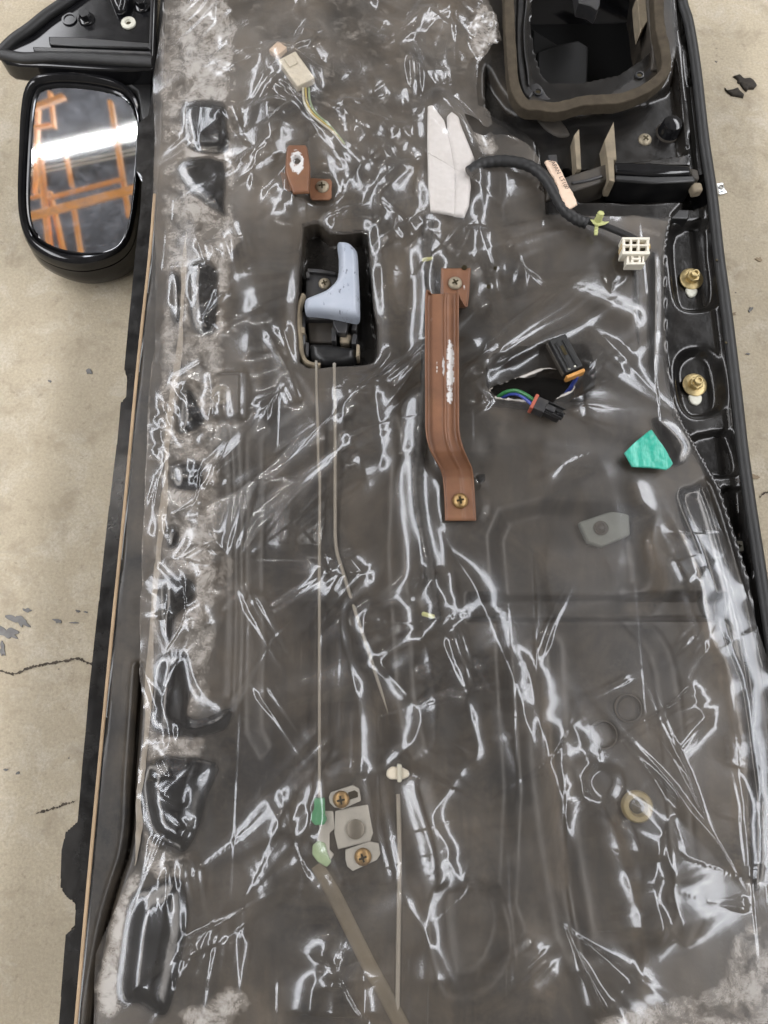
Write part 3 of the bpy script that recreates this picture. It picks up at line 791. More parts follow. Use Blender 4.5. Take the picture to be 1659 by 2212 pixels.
# outer skin: curls from the hem to the floor
mb = MB(); ring = []
pts = [Vector((a, b, 0)) for a, b in OUT]
cen = sum(pts, Vector()) / len(pts)
lv = [(-0.022, 0.0), (-0.04, 0.004), (-0.075, 0.02), (-0.105, 0.06), (FLOOR_Z + 0.002, 0.14)]
n = len(pts)
vs = []
for z, ins in lv:
    for p in pts:
        q = p - (p - cen).normalized() * (ins + 0.003); vs.append((q.x, q.y, z))
fs = [(i * n + k, i * n + (k + 1) % n, (i + 1) * n + (k + 1) % n, (i + 1) * n + k) for i in range(len(lv) - 1) for k in range(n)]
mb.add(vs, fs).build('outer_skin', M['gloss_black'], door)

# tan line between flange and body, a warm reflection put into colour, and the folded hem of the lower edge
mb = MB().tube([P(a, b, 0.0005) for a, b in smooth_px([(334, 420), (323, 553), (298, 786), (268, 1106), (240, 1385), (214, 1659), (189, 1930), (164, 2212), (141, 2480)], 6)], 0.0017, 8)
mb.build('edge_glint', M['tan_glint'], door)
hem = [(a - 15, b) for a, b in RIGHT]
MB().tube([P(a, b, -0.006) for a, b in smooth_px(hem, 5)], 0.0062, 10, flat=0.75).build('hem', M['rubber'], door)
for u, v in [(1548, 562), (1568, 740)]:
    MB().lathe(P(u, v, -0.0018), [(0.0016, 0), (0.0012, 0.0006)], 10).build('hem_hole', M['slot'], door)
MB().tube([P(a, b, c) for a, b, c in smooth_px([(1440, -60, -.006), (1446, 20, -.006), (1452, 80, -.006), (1462, 150, -.006), (1470, 240, -.006), (1481, 310, -.006), (1484, 335, -.006), (1470, 356, -.006)], 5)], 0.0016, 8).build('channel_lip', M['grey_plastic'], door)

# sealant bead along the belt side and other beads under the film
for k, (px, r, z) in enumerate([([(402, 500), (398, 563), (394, 650), (387, 753), (376, 830), (367, 886), (360, 980), (357, 1053), (350, 1123), (342, 1200), (334, 1273), (327, 1373), (322, 1480), (318, 1556), (308, 1659), (299, 1720), (300, 1792), (292, 1870)], 0.0036, 0.001),
                   ([(1386, 560), (1388, 640), (1390, 720), (1393, 800), (1397, 822)], 0.005, -0.002)]):
    rr = random.Random(k)
    s = smooth_px(px, 6)
    MB().tube([P(a + rr.uniform(-1.2, 1.2), b, z) for a, b in s], [r * (0.8 + 0.35 * math.sin(i * .37 + k) * math.sin(i * .11)) * min(1, .1 + i / 9, .1 + (len(s) - 1 - i) / 9) for i in range(len(s))], 8, flat=0.16).build('sealant_bead', M['seal'], door)

# ------------------------------------------------------------------ screws and bolts
def screw_mesh(name, r, h, mats, tall=0.0):
    mb = MB(); prof = []
    for i in range(7):
        a = i / 6 * math.pi / 2
        prof.append((r * math.cos(a) if i < 6 else r * 0.02, tall + h * math.sin(a)))
    if tall: prof = [(r, 0)] + prof
    mb.lathe((0, 0, 0), prof, 24)
    for k in range(2):
        mb.box((0, 0, tall + h * 0.94), (r * 0.95, r * 0.22, h * 0.22), k * math.pi / 2, 1)
    mb.box((0, 0, tall + h * 0.95), (r * 0.42, r * 0.42, h * 0.21), math.pi / 4, 1)
    o = mb.build(name, mats, None)
    me = o.data
    COL.objects.unlink(o); bpy.data.objects.remove(o)
    return me
ME_GREY = screw_mesh('screw', 0.0072, 0.0034, [M['grey_screw'], M['slot']])
ME_BRASS = screw_mesh('screw', 0.0074, 0.0042, [M['brass'], M['slot']])
def screw(u, v, z, me, parent, s=1.0, rz=0.3, label=None):
    o = bpy.data.objects.new('screw', me); o.location = P(u, v, z); o.scale = (s, s, s); o.rotation_euler = (0.05, -0.04, rz)
    link(o, parent)
    if label: o['label'] = label
    return o
screw(1393, 302, -0.012, ME_GREY, door, 1.1, 0.8)
def flange_bolt(u, v, z, rz):
    e = part_empty('bolt', P(u, v, z), door)
    c = P(u, v, z)
    MB().lathe(c, [(0.0132, 0), (0.0132, 0.0012), (0.0124, 0.002), (0.0082, 0.0024), (0.006, 0.0024)], 32).build('washer', M['gold'], e)
    hx = [(c.x + 0.0074 * math.cos(rz + k * math.pi / 3), c.y + 0.0074 * math.sin(rz + k * math.pi / 3)) for k in range(6)]
    MB().prism(hx, c.z + 0.002, c.z + 0.0085).build('nut', M['gold'], e, 0.0005)
    MB().lathe(c, [(0.0046, 0.008), (0.0046, 0.0135), (0.0038, 0.0142), (0.0026, 0.0142), (0.0024, 0.0125)], 20).build('stud', M['gold'], e)
    return e
flange_bolt(1493, 603, -0.027, 0.2)
flange_bolt(1500, 832, -0.027, 0.35)
pillow('slot_plug', [(1483, 622), (1505, 622), (1506, 634), (1498, 640), (1488, 638)], -0.0275, 0.001, 0.002, M['washer'], door, 0.001)
pillow('slot_plug', [(1490, 852), (1514, 852), (1516, 866), (1508, 874), (1497, 872), (1490, 864)], -0.0275, 0.001, 0.002, M['washer'], door, 0.001)
e = part_empty('clip_nut', P(1598, 1180, -0.024), door)
slab('socket', [(1585, 1164), (1608, 1164), (1612, 1194), (1590, 1196)], -0.026, -0.020, M['grey_plastic'], e, 0.002)
slab('nut', [(1589, 1168), (1605, 1168), (1608, 1190), (1592, 1191)], -0.021, -0.0185, M['washer'], e, 0.0015)
MB().box(P(1598, 1179, -0.0182), (0.004, 0.0012, 0.0006), 0).box(P(1598, 1179, -0.0182), (0.0012, 0.004, 0.0006), 0).build('cross_slot', M['slot'], e, smooth=False)

# ------------------------------------------------------------------ speaker surround and the black tray
foam_px = [(1098, -120), (1100, 0), (1102, 60), (1105, 110), (1109, 165), (1118, 200), (1136, 224), (1160, 226), (1195, 231), (1225, 226), (1258, 217), (1300, 214), (1340, 211), (1378, 198), (1406, 183), (1432, 160),
           (1440, 140), (1437, 105), (1428, 66), (1424, 30), (1423, -20), (1416, -120)]
def strip(name, px, wpx, z0, z1, mat, parent, wob=0.0):
    s = smooth_px(px, 4); rr = random.Random(9)
    ring_o, ring_i = [], []
    for i, (a, b) in enumerate(s):
        t = np.array(s[min(i + 1, len(s) - 1)]) - np.array(s[max(i - 1, 0)]); t = t / np.linalg.norm(t); nr = np.array((-t[1], t[0]))
        w = wpx * (1 + rr.uniform(-wob, wob))
        ring_o.append((a + nr[0] * w, b + nr[1] * w)); ring_i.append((a - nr[0] * w, b - nr[1] * w))
    vs, fs = [], []
    for i in range(len(s)):
        o1, i1 = P(*ring_o[i], z1), P(*ring_i[i], z1)
        vs += [o1, i1, Vector((i1.x, i1.y, z0)), Vector((o1.x, o1.y, z0))]
    for i in range(len(s) - 1):
        for k in range(4):
            fs.append((4 * i + k, 4 * i + (k + 1) % 4, 4 * i + 4 + (k + 1) % 4, 4 * i + 4 + k))
    fs += [(3, 2, 1, 0), tuple(4 * (len(s) - 1) + k for k in range(4))]
    return MB().add(vs, fs).build(name, mat, parent, 0.002)
sp = part_empty('speaker_surround', P(1270, 120, -0.012), door)
strip('foam_gasket', foam_px, 11, 0.004, 0.020, M['foam'], sp, 0.06)
pod = [(a, b) for a, b in foam_px]
strip('pod_wall', pod, 9, -0.014, 0.0045, M['black_plastic'], sp)
mir = [(1140, -110), (1128, 0), (1122, 60), (1124, 130), (1136, 195), (1160, 212)]
strip('rim_ledge', [(1124, -110), (1126, 0), (1124, 80), (1127, 140), (1136, 190), (1150, 205)], 9, -0.03, 0.002, M['grey_plastic'], sp)
strip('rim_lip', [(1140, -110), (1138, 0), (1132, 60), (1134, 110), (1140, 150), (1143, 182)], 1.6, -0.02, 0.006, M['grey_plastic'], sp)
pillow('rim_corner', [(1140, 180), (1160, 172), (1176, 182), (1190, 205), (1215, 216), (1180, 222), (1150, 214), (1138, 200)], -0.006, 0.006, 0.006, M['grey_plastic'], sp, 0.0015, -0.02)
pillow('rim_corner', [(1335, 200), (1352, 175), (1378, 160), (1402, 135), (1414, 100), (1420, 150), (1400, 178), (1370, 195)], -0.006, 0.006, 0.005, M['grey_plastic'], sp, 0.0015, -0.02)
strip('rim_ledge', [(1400, -100), (1406, 0), (1412, 60), (1418, 110), (1416, 150)], 9, -0.03, 0.004, M['dusty_plastic'], sp)
slab('rim_tab', [(1376, -10), (1406, -10), (1408, 30), (1384, 70), (1380, 40)], -0.02, 0.0, M['tan_dust'], sp, 0.001)
for u, v in [(1162, 200), (1381, 164)]:
    MB().lathe(P(u, v, 0.0005), [(0.0052, 0), (0.005, 0.0022), (0.0036, 0.0024), (0.003, 0.001)], 20).build('screw_boss', M['grey_plastic'], sp)
    MB().lathe(P(u, v, 0.0013), [(0.0031, 0), (0.003, 0.0004)], 16).build('boss_hole', M['slot'], sp)
slab('shroud_tongue', [(1240, -60), (1300, -60), (1296, 10), (1290, 22), (1276, 12), (1250, 6)], -0.02, 0.0, M['grey_plastic'], sp, 0.001)
slab('shade_slab', [(1140, -120), (1400, -120), (1420, 60), (1410, 150), (1370, 180), (1320, 212), (1240, 230), (1170, 230), (1140, 160), (1130, 60)], -0.096, -0.0925, M['void'], sp, 0.001)  # black slab laid in to paint the opening's shade
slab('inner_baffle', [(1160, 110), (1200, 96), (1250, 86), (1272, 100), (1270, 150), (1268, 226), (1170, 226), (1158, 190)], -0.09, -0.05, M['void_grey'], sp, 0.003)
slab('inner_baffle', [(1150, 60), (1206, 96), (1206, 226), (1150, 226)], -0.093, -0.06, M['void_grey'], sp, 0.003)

tr = part_empty('storage_tray', P(1340, 420, -0.03), door)
slab('fin', [(1240, 292), (1251, 278), (1256, 365), (1246, 366)], -0.014, 0.006, M['tan_dust'], tr, 0.0006)
slab('fin', [(1306, 303), (1326, 262), (1332, 345), (1312, 346)], -0.014, 0.010, M['tan_dust'], tr, 0.0006)
slab('fin', [(1312, 338), (1326, 340), (1328, 392), (1316, 390)], -0.014, 0.013, M['tan_dust'], tr, 0.0006)
slab('ledge', [(1232, 378), (1314, 352), (1316, 388), (1240, 412), (1180, 432), (1180, 398)], -0.03, 0.004, M['dusty_plastic'], tr, 0.002)
MB().tube(path3([(1236, 396, .0045), (1270, 390, .0045), (1300, 381, .0045)], 3), 0.0018, 8).build('ledge_bead', M['grey_plastic'], tr)
slab('front_bar', [(1326, 350), (1400, 350), (1492, 356), (1496, 374), (1410, 376), (1328, 372)], -0.03, 0.010, M['gloss_black'], tr, 0.003)
slab('front_bar', [(1328, 376), (1410, 380), (1500, 378), (1504, 392), (1410, 396), (1326, 390)], -0.03, 0.007, M['black_plastic'], tr, 0.002)
slab('corner_clip', [(1492, 392), (1516, 394), (1520, 410), (1500, 414)], -0.01, 0.002, M['tan_dust'], tr, 0.002)
slab('corner_clip', [(1490, 362), (1508, 366), (1512, 386), (1494, 388)], -0.01, 0.001, M['dusty_plastic'], tr, 0.002)
slab('tray_wall', [(1178, 440), (1300, 446), (1492, 452), (1488, 473), (1300, 468), (1178, 466)], -0.045, -0.008, M['black_plastic'], tr, 0.002)
slab('tray_tab', [(1184, 334), (1203, 333), (1206, 362), (1188, 364)], -0.012, 0.000, M['grey_plastic'], tr, 0.001)
pp = part_empty('rubber_stop', P(1445, 285, -0.012), door)
MB().lathe(P(1443, 287, -0.012), [(0.013, 0), (0.0125, 0.004), (0.0118, 0.006), (0.0112, 0.014), (0.010, 0.0165), (0.0065, 0.018), (0.0002, 0.0185)], 28).build('stop_body', M['gloss_black'], pp)
MB().lathe(P(1443, 287, -0.0125), [(0.0145, 0), (0.0145, 0.001), (0.0135, 0.0026)], 28).build('stop_base', M['dusty_plastic'], pp)
pillow('panel_bracket', [(1150, 232), (1190, 240), (1216, 262), (1232, 290), (1205, 294), (1170, 270)], -0.013, 0.003, 0.004, M['dusty_plastic'], door, 0.0015)

# ------------------------------------------------------------------ mirror mount and side mirror
mm = part_empty('mirror_mount', P(240, 60, -0.02), door)
SAIL = [(-6, 106), (20, 84), (60, 56), (95, 27), (140, -4), (210, -60), (300, -110), (340, -110), (338, 0), (332, 148), (254, 149), (190, 146), (106, 141), (42, 139), (12, 135), (-4, 124)]
slab('base_plate', SAIL, -0.034, -0.006, M['gloss_black'], mm, 0.004)
MB().tube(path3([(2, 113, -.008), (30, 86, -.004), (64, 62, -.002), (100, 33, -.002), (145, 2, -.002), (220, -52, -.002), (300, -95, -.002)], 6), 0.0065, 12).build('edge_seal', M['rubber'], mm)
MB().tube(path3([(4, 118, -.008), (50, 126, -.005), (110, 124, -.004), (190, 126, -.004), (260, 130, -.004), (330, 134, -.004)], 6), 0.0072, 12, flat=0.8).build('edge_seal', M['rubber'], mm)
slab('bar', [(104, 78), (180, 80), (324, 92), (322, 104), (180, 100), (106, 96)], -0.01, -0.001, M['black_plastic'], mm, 0.0015)
slab('bar', [(70, 100), (180, 104), (326, 110), (326, 118), (180, 112), (72, 110)], -0.01, 0.0, M['grey_plastic'], mm, 0.0015)
def hexbolt(u, v, z, r, mat):
    c = P(u, v, z)
    e = MB()
    e.lathe(c, [(r * 1.45, 0), (r * 1.45, 0.001), (r * 1.1, 0.0025), (r * 0.8, 0.0025)], 24)
    e.prism([(c.x + r * math.cos(.3 + k * math.pi / 3), c.y + r * math.sin(.3 + k * math.pi / 3)) for k in range(6)], c.z + .002, c.z + 0.009)
    return e.build('bolt', mat, mm, 0.0006)
hexbolt(187, 41, -0.005, 0.0068, M['gloss_black'])
hexbolt(307, 13, -0.005, 0.0068, M['gloss_black'])
MB().lathe(P(150, 42, -0.0055), [(0.009, 0), (0.0088, 0.0014), (0.0066, 0.0014), (0.006, 0.0002)], 24).build('hole_rim', M['gloss_black'], mm)
MB().lathe(P(278, 51, -0.0055), [(0.0088, 0), (0.0088, 0.0018), (0.0078, 0.0026), (0.004, 0.0026), (0.0032, 0.0008)], 28).build('washer', M['washer'], mm)
MB().lathe(P(278, 51, -0.0042), [(0.0031, 0), (0.003, 0.0003)], 16).build('washer_hole', M['slot'], mm)
MB().tube(path3([(240, -40, -.002), (250, 0, 0), (262, 22, 0), (268, -10, .004), (262, -50, .002)], 6), 0.006, 10).build('cable_loop', M['gloss_black'], mm)
slab('mount_neck', [(236, 150), (335, 146), (335, 262), (300, 262), (290, 200), (262, 178), (240, 172)], -0.10, -0.030, M['black_plastic'], mm, 0.006)
MB().tube(path3([(328, 0, -.002), (326, 60, -.002), (324, 108, -.002)], 3), 0.0014, 8).build('edge_rib', M['grey_plastic'], mm)

sm = part_empty('side_mirror', P(180, 370, -0.08), door)
OUTER = [(42, 350), (46, 250), (56, 196), (76, 173), (110, 164), (170, 162), (230, 170), (272, 187), (298, 217), (309, 262), (306, 340), (302, 420), (294, 480), (281, 528), (250, 560), (200, 577), (150, 578), (100, 562), (62, 532), (44, 480), (40, 420)]
GLASS = [(68, 330), (74, 245), (84, 204), (102, 194), (140, 190), (200, 195), (250, 206), (280, 225), (295, 262), (297, 292), (293, 360), (287, 430), (277, 490), (260, 530), (225, 547), (170, 547), (120, 535), (85, 513), (68, 478), (64, 420)]
tx, ty = -MIRROR_N.x / MIRROR_N.z, -MIRROR_N.y / MIRROR_N.z
# glass tilt follows its normal; a slight bow as on any driver mirror
def glass_z(X, Y): return MZ + tx * (X - MC.x) + ty * (Y - MC.y)
def unproj_tilt(px, dz=0.0):
    o = Vector((0, 0, CAM_H)); q = MC + Vector((0, 0, dz)); r = []
    for a, b in px:
        d = (P(a, b, 0) - o).normalized(); t = (q - o).dot(MIRROR_N) / d.dot(MIRROR_N); p = o + d * t; r.append((p.x, p.y))
    return np.array(r)
GL = unproj_tilt(smooth_px(GLASS, 4, True)); OU = unproj_tilt(smooth_px(OUTER, 4, True))
grid_mesh('mirror_glass', GL, [], 0.003, lambda X, Y, D: glass_z(X, Y), M['mirror'], sm)
cx, cy = OU.mean(0)
# rim: ring between glass and outer edge, rounded; shell behind it
gi = unproj_tilt(smooth_px(GLASS, 4, True)); k = len(OU)
def resample(poly, n):
    a = np.arctan2(poly[:, 1] - cy, poly[:, 0] - cx); o = np.argsort(a); a = a[o]; p = poly[o]
    t = np.linspace(-math.pi, math.pi, n, endpoint=False)
    return np.stack([np.interp(t, a, p[:, 0], period=2 * math.pi), np.interp(t, a, p[:, 1], period=2 * math.pi)], 1)
N = 120
gi, ou = resample(GL, N), resample(OU, N)
prof = [(0.02, -0.001), (0.03, 0.0035), (0.14, 0.0045), (0.2, 0.003), (0.26, 0.001), (0.36, 0.007), (0.55, 0.0095), (0.8, 0.008), (0.95, 0.003), (1.0, -0.006)]
vs, fs = [], []
for f, dz in prof:
    for i in range(N):
        p = gi[i] * (1 - f) + ou[i] * f; vs.append((p[0], p[1], glass_z(p[0], p[1]) + dz))
for j in range(len(prof) - 1):
    for i in range(N):
        fs.append((j * N + i, j * N + (i + 1) % N, (j + 1) * N + (i + 1) % N, (j + 1) * N + i))
MB().add(vs, fs).build('rim', M['gloss_black'], sm)
vs, fs = [], []
for sc, dz in [(1.0, -0.008), (1.015, -0.016), (1.02, -0.026), (0.98, -0.040), (0.86, -0.052), (0.6, -0.060), (0.1, -0.062)]:
    for i in range(N):
        p = np.array((cx, cy)) + (ou[i] - np.array((cx, cy))) * sc
        vs.append((p[0], p[1], max(glass_z(p[0], p[1]) * (1 if dz > -.05 else .6) + dz, FLOOR_Z + 0.004)))
for j in range(6):
    for i in range(N):
        fs.append((j * N + i, j * N + (i + 1) % N, (j + 1) * N + (i + 1) % N, (j + 1) * N + i))
MB().add(vs, fs).build('housing', M['gloss_black'], sm)

# ------------------------------------------------------------------ inside door handle in its cut-out
hd = part_empty('door_handle', P(720, 660, -0.02), door)
LEVER = [(727, 516), (735, 512), (754, 516), (767, 529), (772, 541), (774, 580), (776, 620), (777, 660), (776, 679), (769, 684), (752, 681), (719, 674), (680, 669), (660, 667), (656, 655), (656, 642), (662, 635), (681, 628), (702, 620), (716, 609), (726, 596), (730, 578), (730, 545)]
pillow('lever', LEVER, 0.004, 0.011, 0.008, M['lever'], hd, 0.0009, -0.002, 3, tilt=(0.10, -0.06))
slab('lever_neck', [(718, 668), (753, 672), (752, 700), (748, 720), (728, 718), (719, 700)], -0.015, -0.002, M['grey_plastic'], hd, 0.0015)
slab('base_plate', [(662, 585), (730, 590), (770, 600), (774, 690), (660, 690), (660, 640)], -0.026, -0.014, M['grey_plastic'], hd, 0.001)
slab('rib', [(664, 579), (694, 581), (726, 587), (726, 594), (694, 589), (664, 586)], -0.02, -0.009, M['grey_plastic'], hd, 0.001)
slab('rib', [(661, 586), (668, 586), (669, 598), (661, 600)], -0.02, -0.008, M['grey_plastic'], hd, 0.001)
screw(701, 613, -0.0138, ME_GREY, hd, 0.95)
MB().tube(path3([(655, 640, -.010), (650, 655, -.008), (647, 672, -.007), (646, 700, -.007), (648, 735, -.008), (650, 762, -.009), (658, 780, -.010), (672, 789, -.011), (692, 791, -.012)], 6), 0.0034, 10, flat=1.4).build('cup_wall', M['tan_dust'], hd)
MB().tube(path3([(655, 676, -.010), (655, 720, -.011), (657, 752, -.011), (664, 772, -.012)], 6), 0.0026, 8).build('cup_wall', M['grey_plastic'], hd)
slab('cup_floor', [(660, 672), (760, 680), (770, 740), (668, 740)], -0.028, -0.022, M['dusty_plastic'], hd, 0.002)
ROLLER = [(668, 738), (686, 736), (725, 739), (765, 746), (771, 756), (768, 772), (749, 781), (726, 786), (697, 786), (677, 776), (667, 762)]
pillow('roller', ROLLER, -0.018, 0.014, 0.010, M['black_plastic'], hd, 0.0011, -0.022, 3)
for px, z in [([(716, 708), (722, 705), (727, 712), (726, 737), (716, 736)], -.006), ([(761, 690), (771, 691), (770, 714), (758, 712)], -.010), ([(763, 720), (772, 722), (768, 744), (759, 742)], -.006),
              ([(770, 743), (777, 744), (776, 768), (769, 770)], -.004), ([(660, 738), (667, 740), (666, 768), (660, 764)], -.006), ([(646, 706), (658, 706), (658, 718), (652, 720), (646, 716)], -.004)]:
    slab('lug', px, -0.024, z, M['grey_plastic'] if z != -.004 else M['tan_dust'], hd, 0.0008)
slab('linkage', [(732, 720), (758, 722), (756, 742), (734, 740)], -0.024, -0.012, M['tan_dust'], hd, 0.0015)

# ------------------------------------------------------------------ copper-brown pull bracket
pb = part_empty('pull_bracket', P(975, 850, 0.004), door)
ST = [((985, 579), 29, .0062, 0), ((984, 600), 29, .0062, 0), ((982, 640), 28, .0062, 0), ((980, 661), 27.5, .0066, 0), ((976, 663), 28, .012, .2), ((966, 650), 29, .026, .6), ((955, 634), 32, .0355, 1), ((953.5, 650), 33, .036, 1), ((953.5, 720), 33, .036, 1), ((953.5, 800), 33, .036, 1), ((954, 870), 33, .036, 1),
      ((954, 930), 33, .036, 1), ((957, 952), 33, .0345, 1), ((964, 975), 33, .030, .9), ((975, 996), 32, .022, .7), ((985, 1014), 31, .0145, .5), ((989, 1032), 30, .009, .3), ((991, 1050), 30, .0068, .1), ((993, 1080), 30, .0066, 0.05), ((995, 1126), 30.5, .0066, 0.05)]
cs = [(-1.0, 7.0), (-.99, 3.6), (-.94, .9), (-.86, 0), (-.45, 0), (.02, 0), (.10, .4), (.17, 2.6), (.24, 3.2), (.31, 2.6), (.36, 1.4), (.84, 1.2), (.93, 2.2), (.99, 4.6), (1.0, 8.0)]
vs, fs, wear = [], [], []
for i, ((u, v), hw, z, lip) in enumerate(ST):
    c = P(u, v, z); px = PX(u, v, z)
    for t, h in cs:
        hh = h * 0.001 * (0.12 + 0.88 * lip)
        vs.append((c.x + t * hw * px, c.y, c.z + hh))
kk = len(cs)
# bare-metal chips: worn patch on the rib side, specks on the flat, worn lips
def wear_of(u, v):
    w = 0
    for (cu, cv, ru, rv, s) in [(973, 770, 9, 34, .66), (973, 815, 9, 30, .64), (972, 855, 9, 20, .58), (958, 790, 4, 26, .50), (944, 795, 4, 20, .46), (932, 690, 4, 7, .44), (972, 732, 8, 8, .42), (1004, 620, 4, 12, .44)]:
        q = ((u - cu) / ru) ** 2 + ((v - cv) / rv) ** 2
        w = max(w, s * max(0, 1.25 - q * 0.55) if q < 2.3 else 0)
    return min(w, .62)
def set_wear(o, fn, cuts=None):
    me = o.data
    at = me.attributes.new('wear', 'FLOAT', 'POINT')
    vals = []
    for vtx in me.vertices:
        u, v = UV(vtx.co.x, vtx.co.y, vtx.co.z); vals.append(fn(u, v))
    at.data.foreach_set('value', vals)
# denser strap mesh so the chips have somewhere to live
def densify(vs, rows, k, m):
    out = []
    V = np.array(vs).reshape(rows, k, 3)
    t = np.arange(0, rows - 1 + 1e-9, 1.0 / m)
    i = np.minimum(t.astype(int), rows - 2); f = (t - i)[:, None, None]
    return V[i] * (1 - f) + V[i + 1] * f
D2 = densify(vs, len(ST), kk, 5)
rows = D2.shape[0]
D3 = densify(D2.transpose(1, 0, 2).reshape(-1, 3), kk, rows, 3).transpose(1, 0, 2)
rows, k3 = D3.shape[0], D3.shape[1]
me = bpy.data.meshes.new('strap')
fs2 = [(i * k3 + j, (i + 1) * k3 + j, (i + 1) * k3 + j + 1, i * k3 + j + 1) for i in range(rows - 1) for j in range(k3 - 1)]
me.from_pydata([tuple(a) for a in D3.reshape(-1, 3)], [], fs2)
me.materials.append(M['copper']); me.polygons.foreach_set('use_smooth', [True] * len(fs2)); me.update()
strap = link(bpy.data.objects.new('strap', me), pb)
smo = strap.modifiers.new('smooth', 'SMOOTH'); smo.iterations = 2; smo.factor = 0.5
sol = strap.modifiers.new('solid', 'SOLIDIFY'); sol.thickness = 0.0016; sol.offset = -1
set_wear(strap, wear_of)
screw(983, 612, 0.0075, ME_GREY, pb, 1.05, 0.5)
screw(994, 1082, 0.0075, ME_BRASS, pb, 1.08, 0.2)

# small copper-brown bracket
sb = part_empty('small_bracket', P(650, 380, 0.004), door)
hole = circ(641, 344, 8, 18)
pl = pillow('raised_plate', [(619, 318), (624, 313), (660, 313), (664, 318), (668, 345), (670, 360), (667, 412), (632, 414), (624, 395), (615, 370), (616, 350)], 0.026, 0.003, 0.0025, M['copper'], sb, 0.0009, 0.0245, 1, holes=[hole], tilt=(0, 0.05))
set_wear(pl, lambda u, v: .60 * max(0, 1 - ((math.hypot((u - 641) / 1.0, (v - 350) / 1.7) - 9) / 13) ** 2) if math.hypot(u - 641, (v - 350) / 1.7) < 26 else 0)
MB().add([P(668, 350, .027), P(668, 412, .025), P(672, 430, .008), P(671, 384, .008)], [(0, 1, 2, 3)]).add([P(632, 413, .0245), P(667, 413, .0245), P(668, 418, .010), P(634, 420, .010)], [(0, 1, 2, 3)]).build('riser', M['copper'], sb, smooth=False)
ft = slab('foot', [(671, 384), (700, 386), (713, 386), (717, 392), (716, 426), (711, 431), (674, 431), (670, 426)], 0.0055, 0.0078, M['copper'], sb, 0.0006)
slab('foot', [(605, 372), (616, 372), (632, 408), (626, 414), (612, 404)], 0.0045, 0.0065, M['copper'], sb, 0.0006)
for o in (ft,): set_wear(o, lambda u, v: 0)
screw(696, 404, 0.0076, ME_GREY, sb, 1.08, 0.1)

# ------------------------------------------------------------------ parts seen through the film
MB().tube(path3([(683, 780, -.001), (684, 850, .0), (686, 905, -.001), (688, 1000, -.005), (691, 1050, -.006), (690, 1200, -.004), (690, 1450, -.002), (690, 1640, .0), (690, 1735, .001)], 6), 0.0016, 8).build('rod', M['rod'], door)
MB().tube(path3([(722, 785, -.001), (723, 850, .0), (724, 905, -.001), (724, 1100, -.008), (726, 1180, -.010), (742, 1240, -.010), (790, 1390, -.012), (835, 1530, -.014), (858, 1620, -.014), (862, 1700, -.012)], 6), 0.0019, 8).build('rod', M['rod'], door)
MB().tube(path3([(860, 1715, -.0005), (863, 1850, .0), (861, 2000, .0), (858, 2212, .0), (856, 2400, .0)], 4), 0.0024, 8).build('rod', M['rod'], door)
MB().tube(path3([(925, 1700, -.004), (918, 1900, -.004), (926, 2050, -.002), (922, 2240, -.002), (922, 2400, -.002)], 4), 0.0024, 8).build('rod', M['dusty_plastic'], door)
gt = simple('guide_channel', (0.12, 0.10, 0.07), 0.6, var=0.25, scale=25)
MB().tube(path3([(684, 1868, -.001), (720, 1930, .0002), (760, 2010, .0004), (800, 2090, .0004), (860, 2200, .0004), (960, 2400, .0)], 5), 0.0065, 12, flat=0.34).build('guide_channel', gt, door)
# ribbed loom
pts = path3([(925, 470, .0), (922, 550, .003), (930, 620, .004), (925, 720, .0), (915, 860, -.004), (908, 960, .001), (902, 1040, .003), (910, 1120, .003), (924, 1200, .003), (935, 1290, .002), (940, 1340, .0)], 16)
MB().tube(pts, [0.0068 * (1.0 if (i // 2) % 2 else 0.84) for i in range(len(pts))], 10).build('ribbed_loom', M['rubber'], door)
for A_, B_ in [((914, 562), (932, 558)), ((914, 1326), (936, 1332))]:
    MB().tube([P(*A_, .006), P((A_[0] + B_[0]) / 2, (A_[1] + B_[1]) / 2, .0105), P(*B_, .006)], 0.0022, 8).build('loom_band', M['lime_clip'], door)
# latch link plate
lp = part_empty('link_plate', P(750, 1790, 0.0), door)
slab('plate', [(752, 1745), (795, 1738), (806, 1800), (800, 1818), (730, 1835), (722, 1800), (724, 1752)], -0.003, 0.001, M['steel'], lp, 0.0008)
slab('plate', [(710, 1722), (714, 1712), (762, 1696), (776, 1704), (780, 1730), (740, 1748), (722, 1744), (712, 1734)], 0.000, 0.0035, M['steel'], lp, 0.0006)
slab('plate', [(746, 1836), (798, 1818), (818, 1822), (822, 1845), (814, 1858), (762, 1882), (750, 1872), (746, 1856)], 0.000, 0.0035, M['steel'], lp, 0.0006)
slab('plate_slot', [(752, 1712), (766, 1707), (773, 1712), (773, 1722), (754, 1728)], 0.0030, 0.0042, M['slot'], lp, 0.0004)
MB().lathe(P(768, 1791, 0.001), [(0.0085, 0), (0.0085, 0.002), (0.007, 0.003), (0.0002, 0.0032)], 24).build('rivet', M['rod'], lp)
screw(737, 1727, 0.0036, ME_BRASS, lp, 1.05, 0.2)
screw(784, 1851, 0.0036, ME_BRASS, lp, 1.05, 0.35)
slab('lever_arm', [(686, 1752), (720, 1752), (723, 1790), (712, 1800), (712, 1836), (722, 1846), (712, 1862), (688, 1850), (684, 1820), (690, 1790)], -0.003, 0.0015, M['steel'], lp, 0.001)
slab('rod_clip', [(678, 1724), (701, 1724), (702, 1760), (706, 1770), (700, 1782), (680, 1783), (671, 1772), (672, 1758), (678, 1748)], -0.001, 0.0055, M['green_clip'], lp, 0.001)
slab('rod_clip', [(675, 1826), (688, 1816), (702, 1822), (708, 1845), (716, 1862), (706, 1874), (686, 1862), (674, 1846)], -0.002, 0.003, M['pale_green'], lp, 0.001)
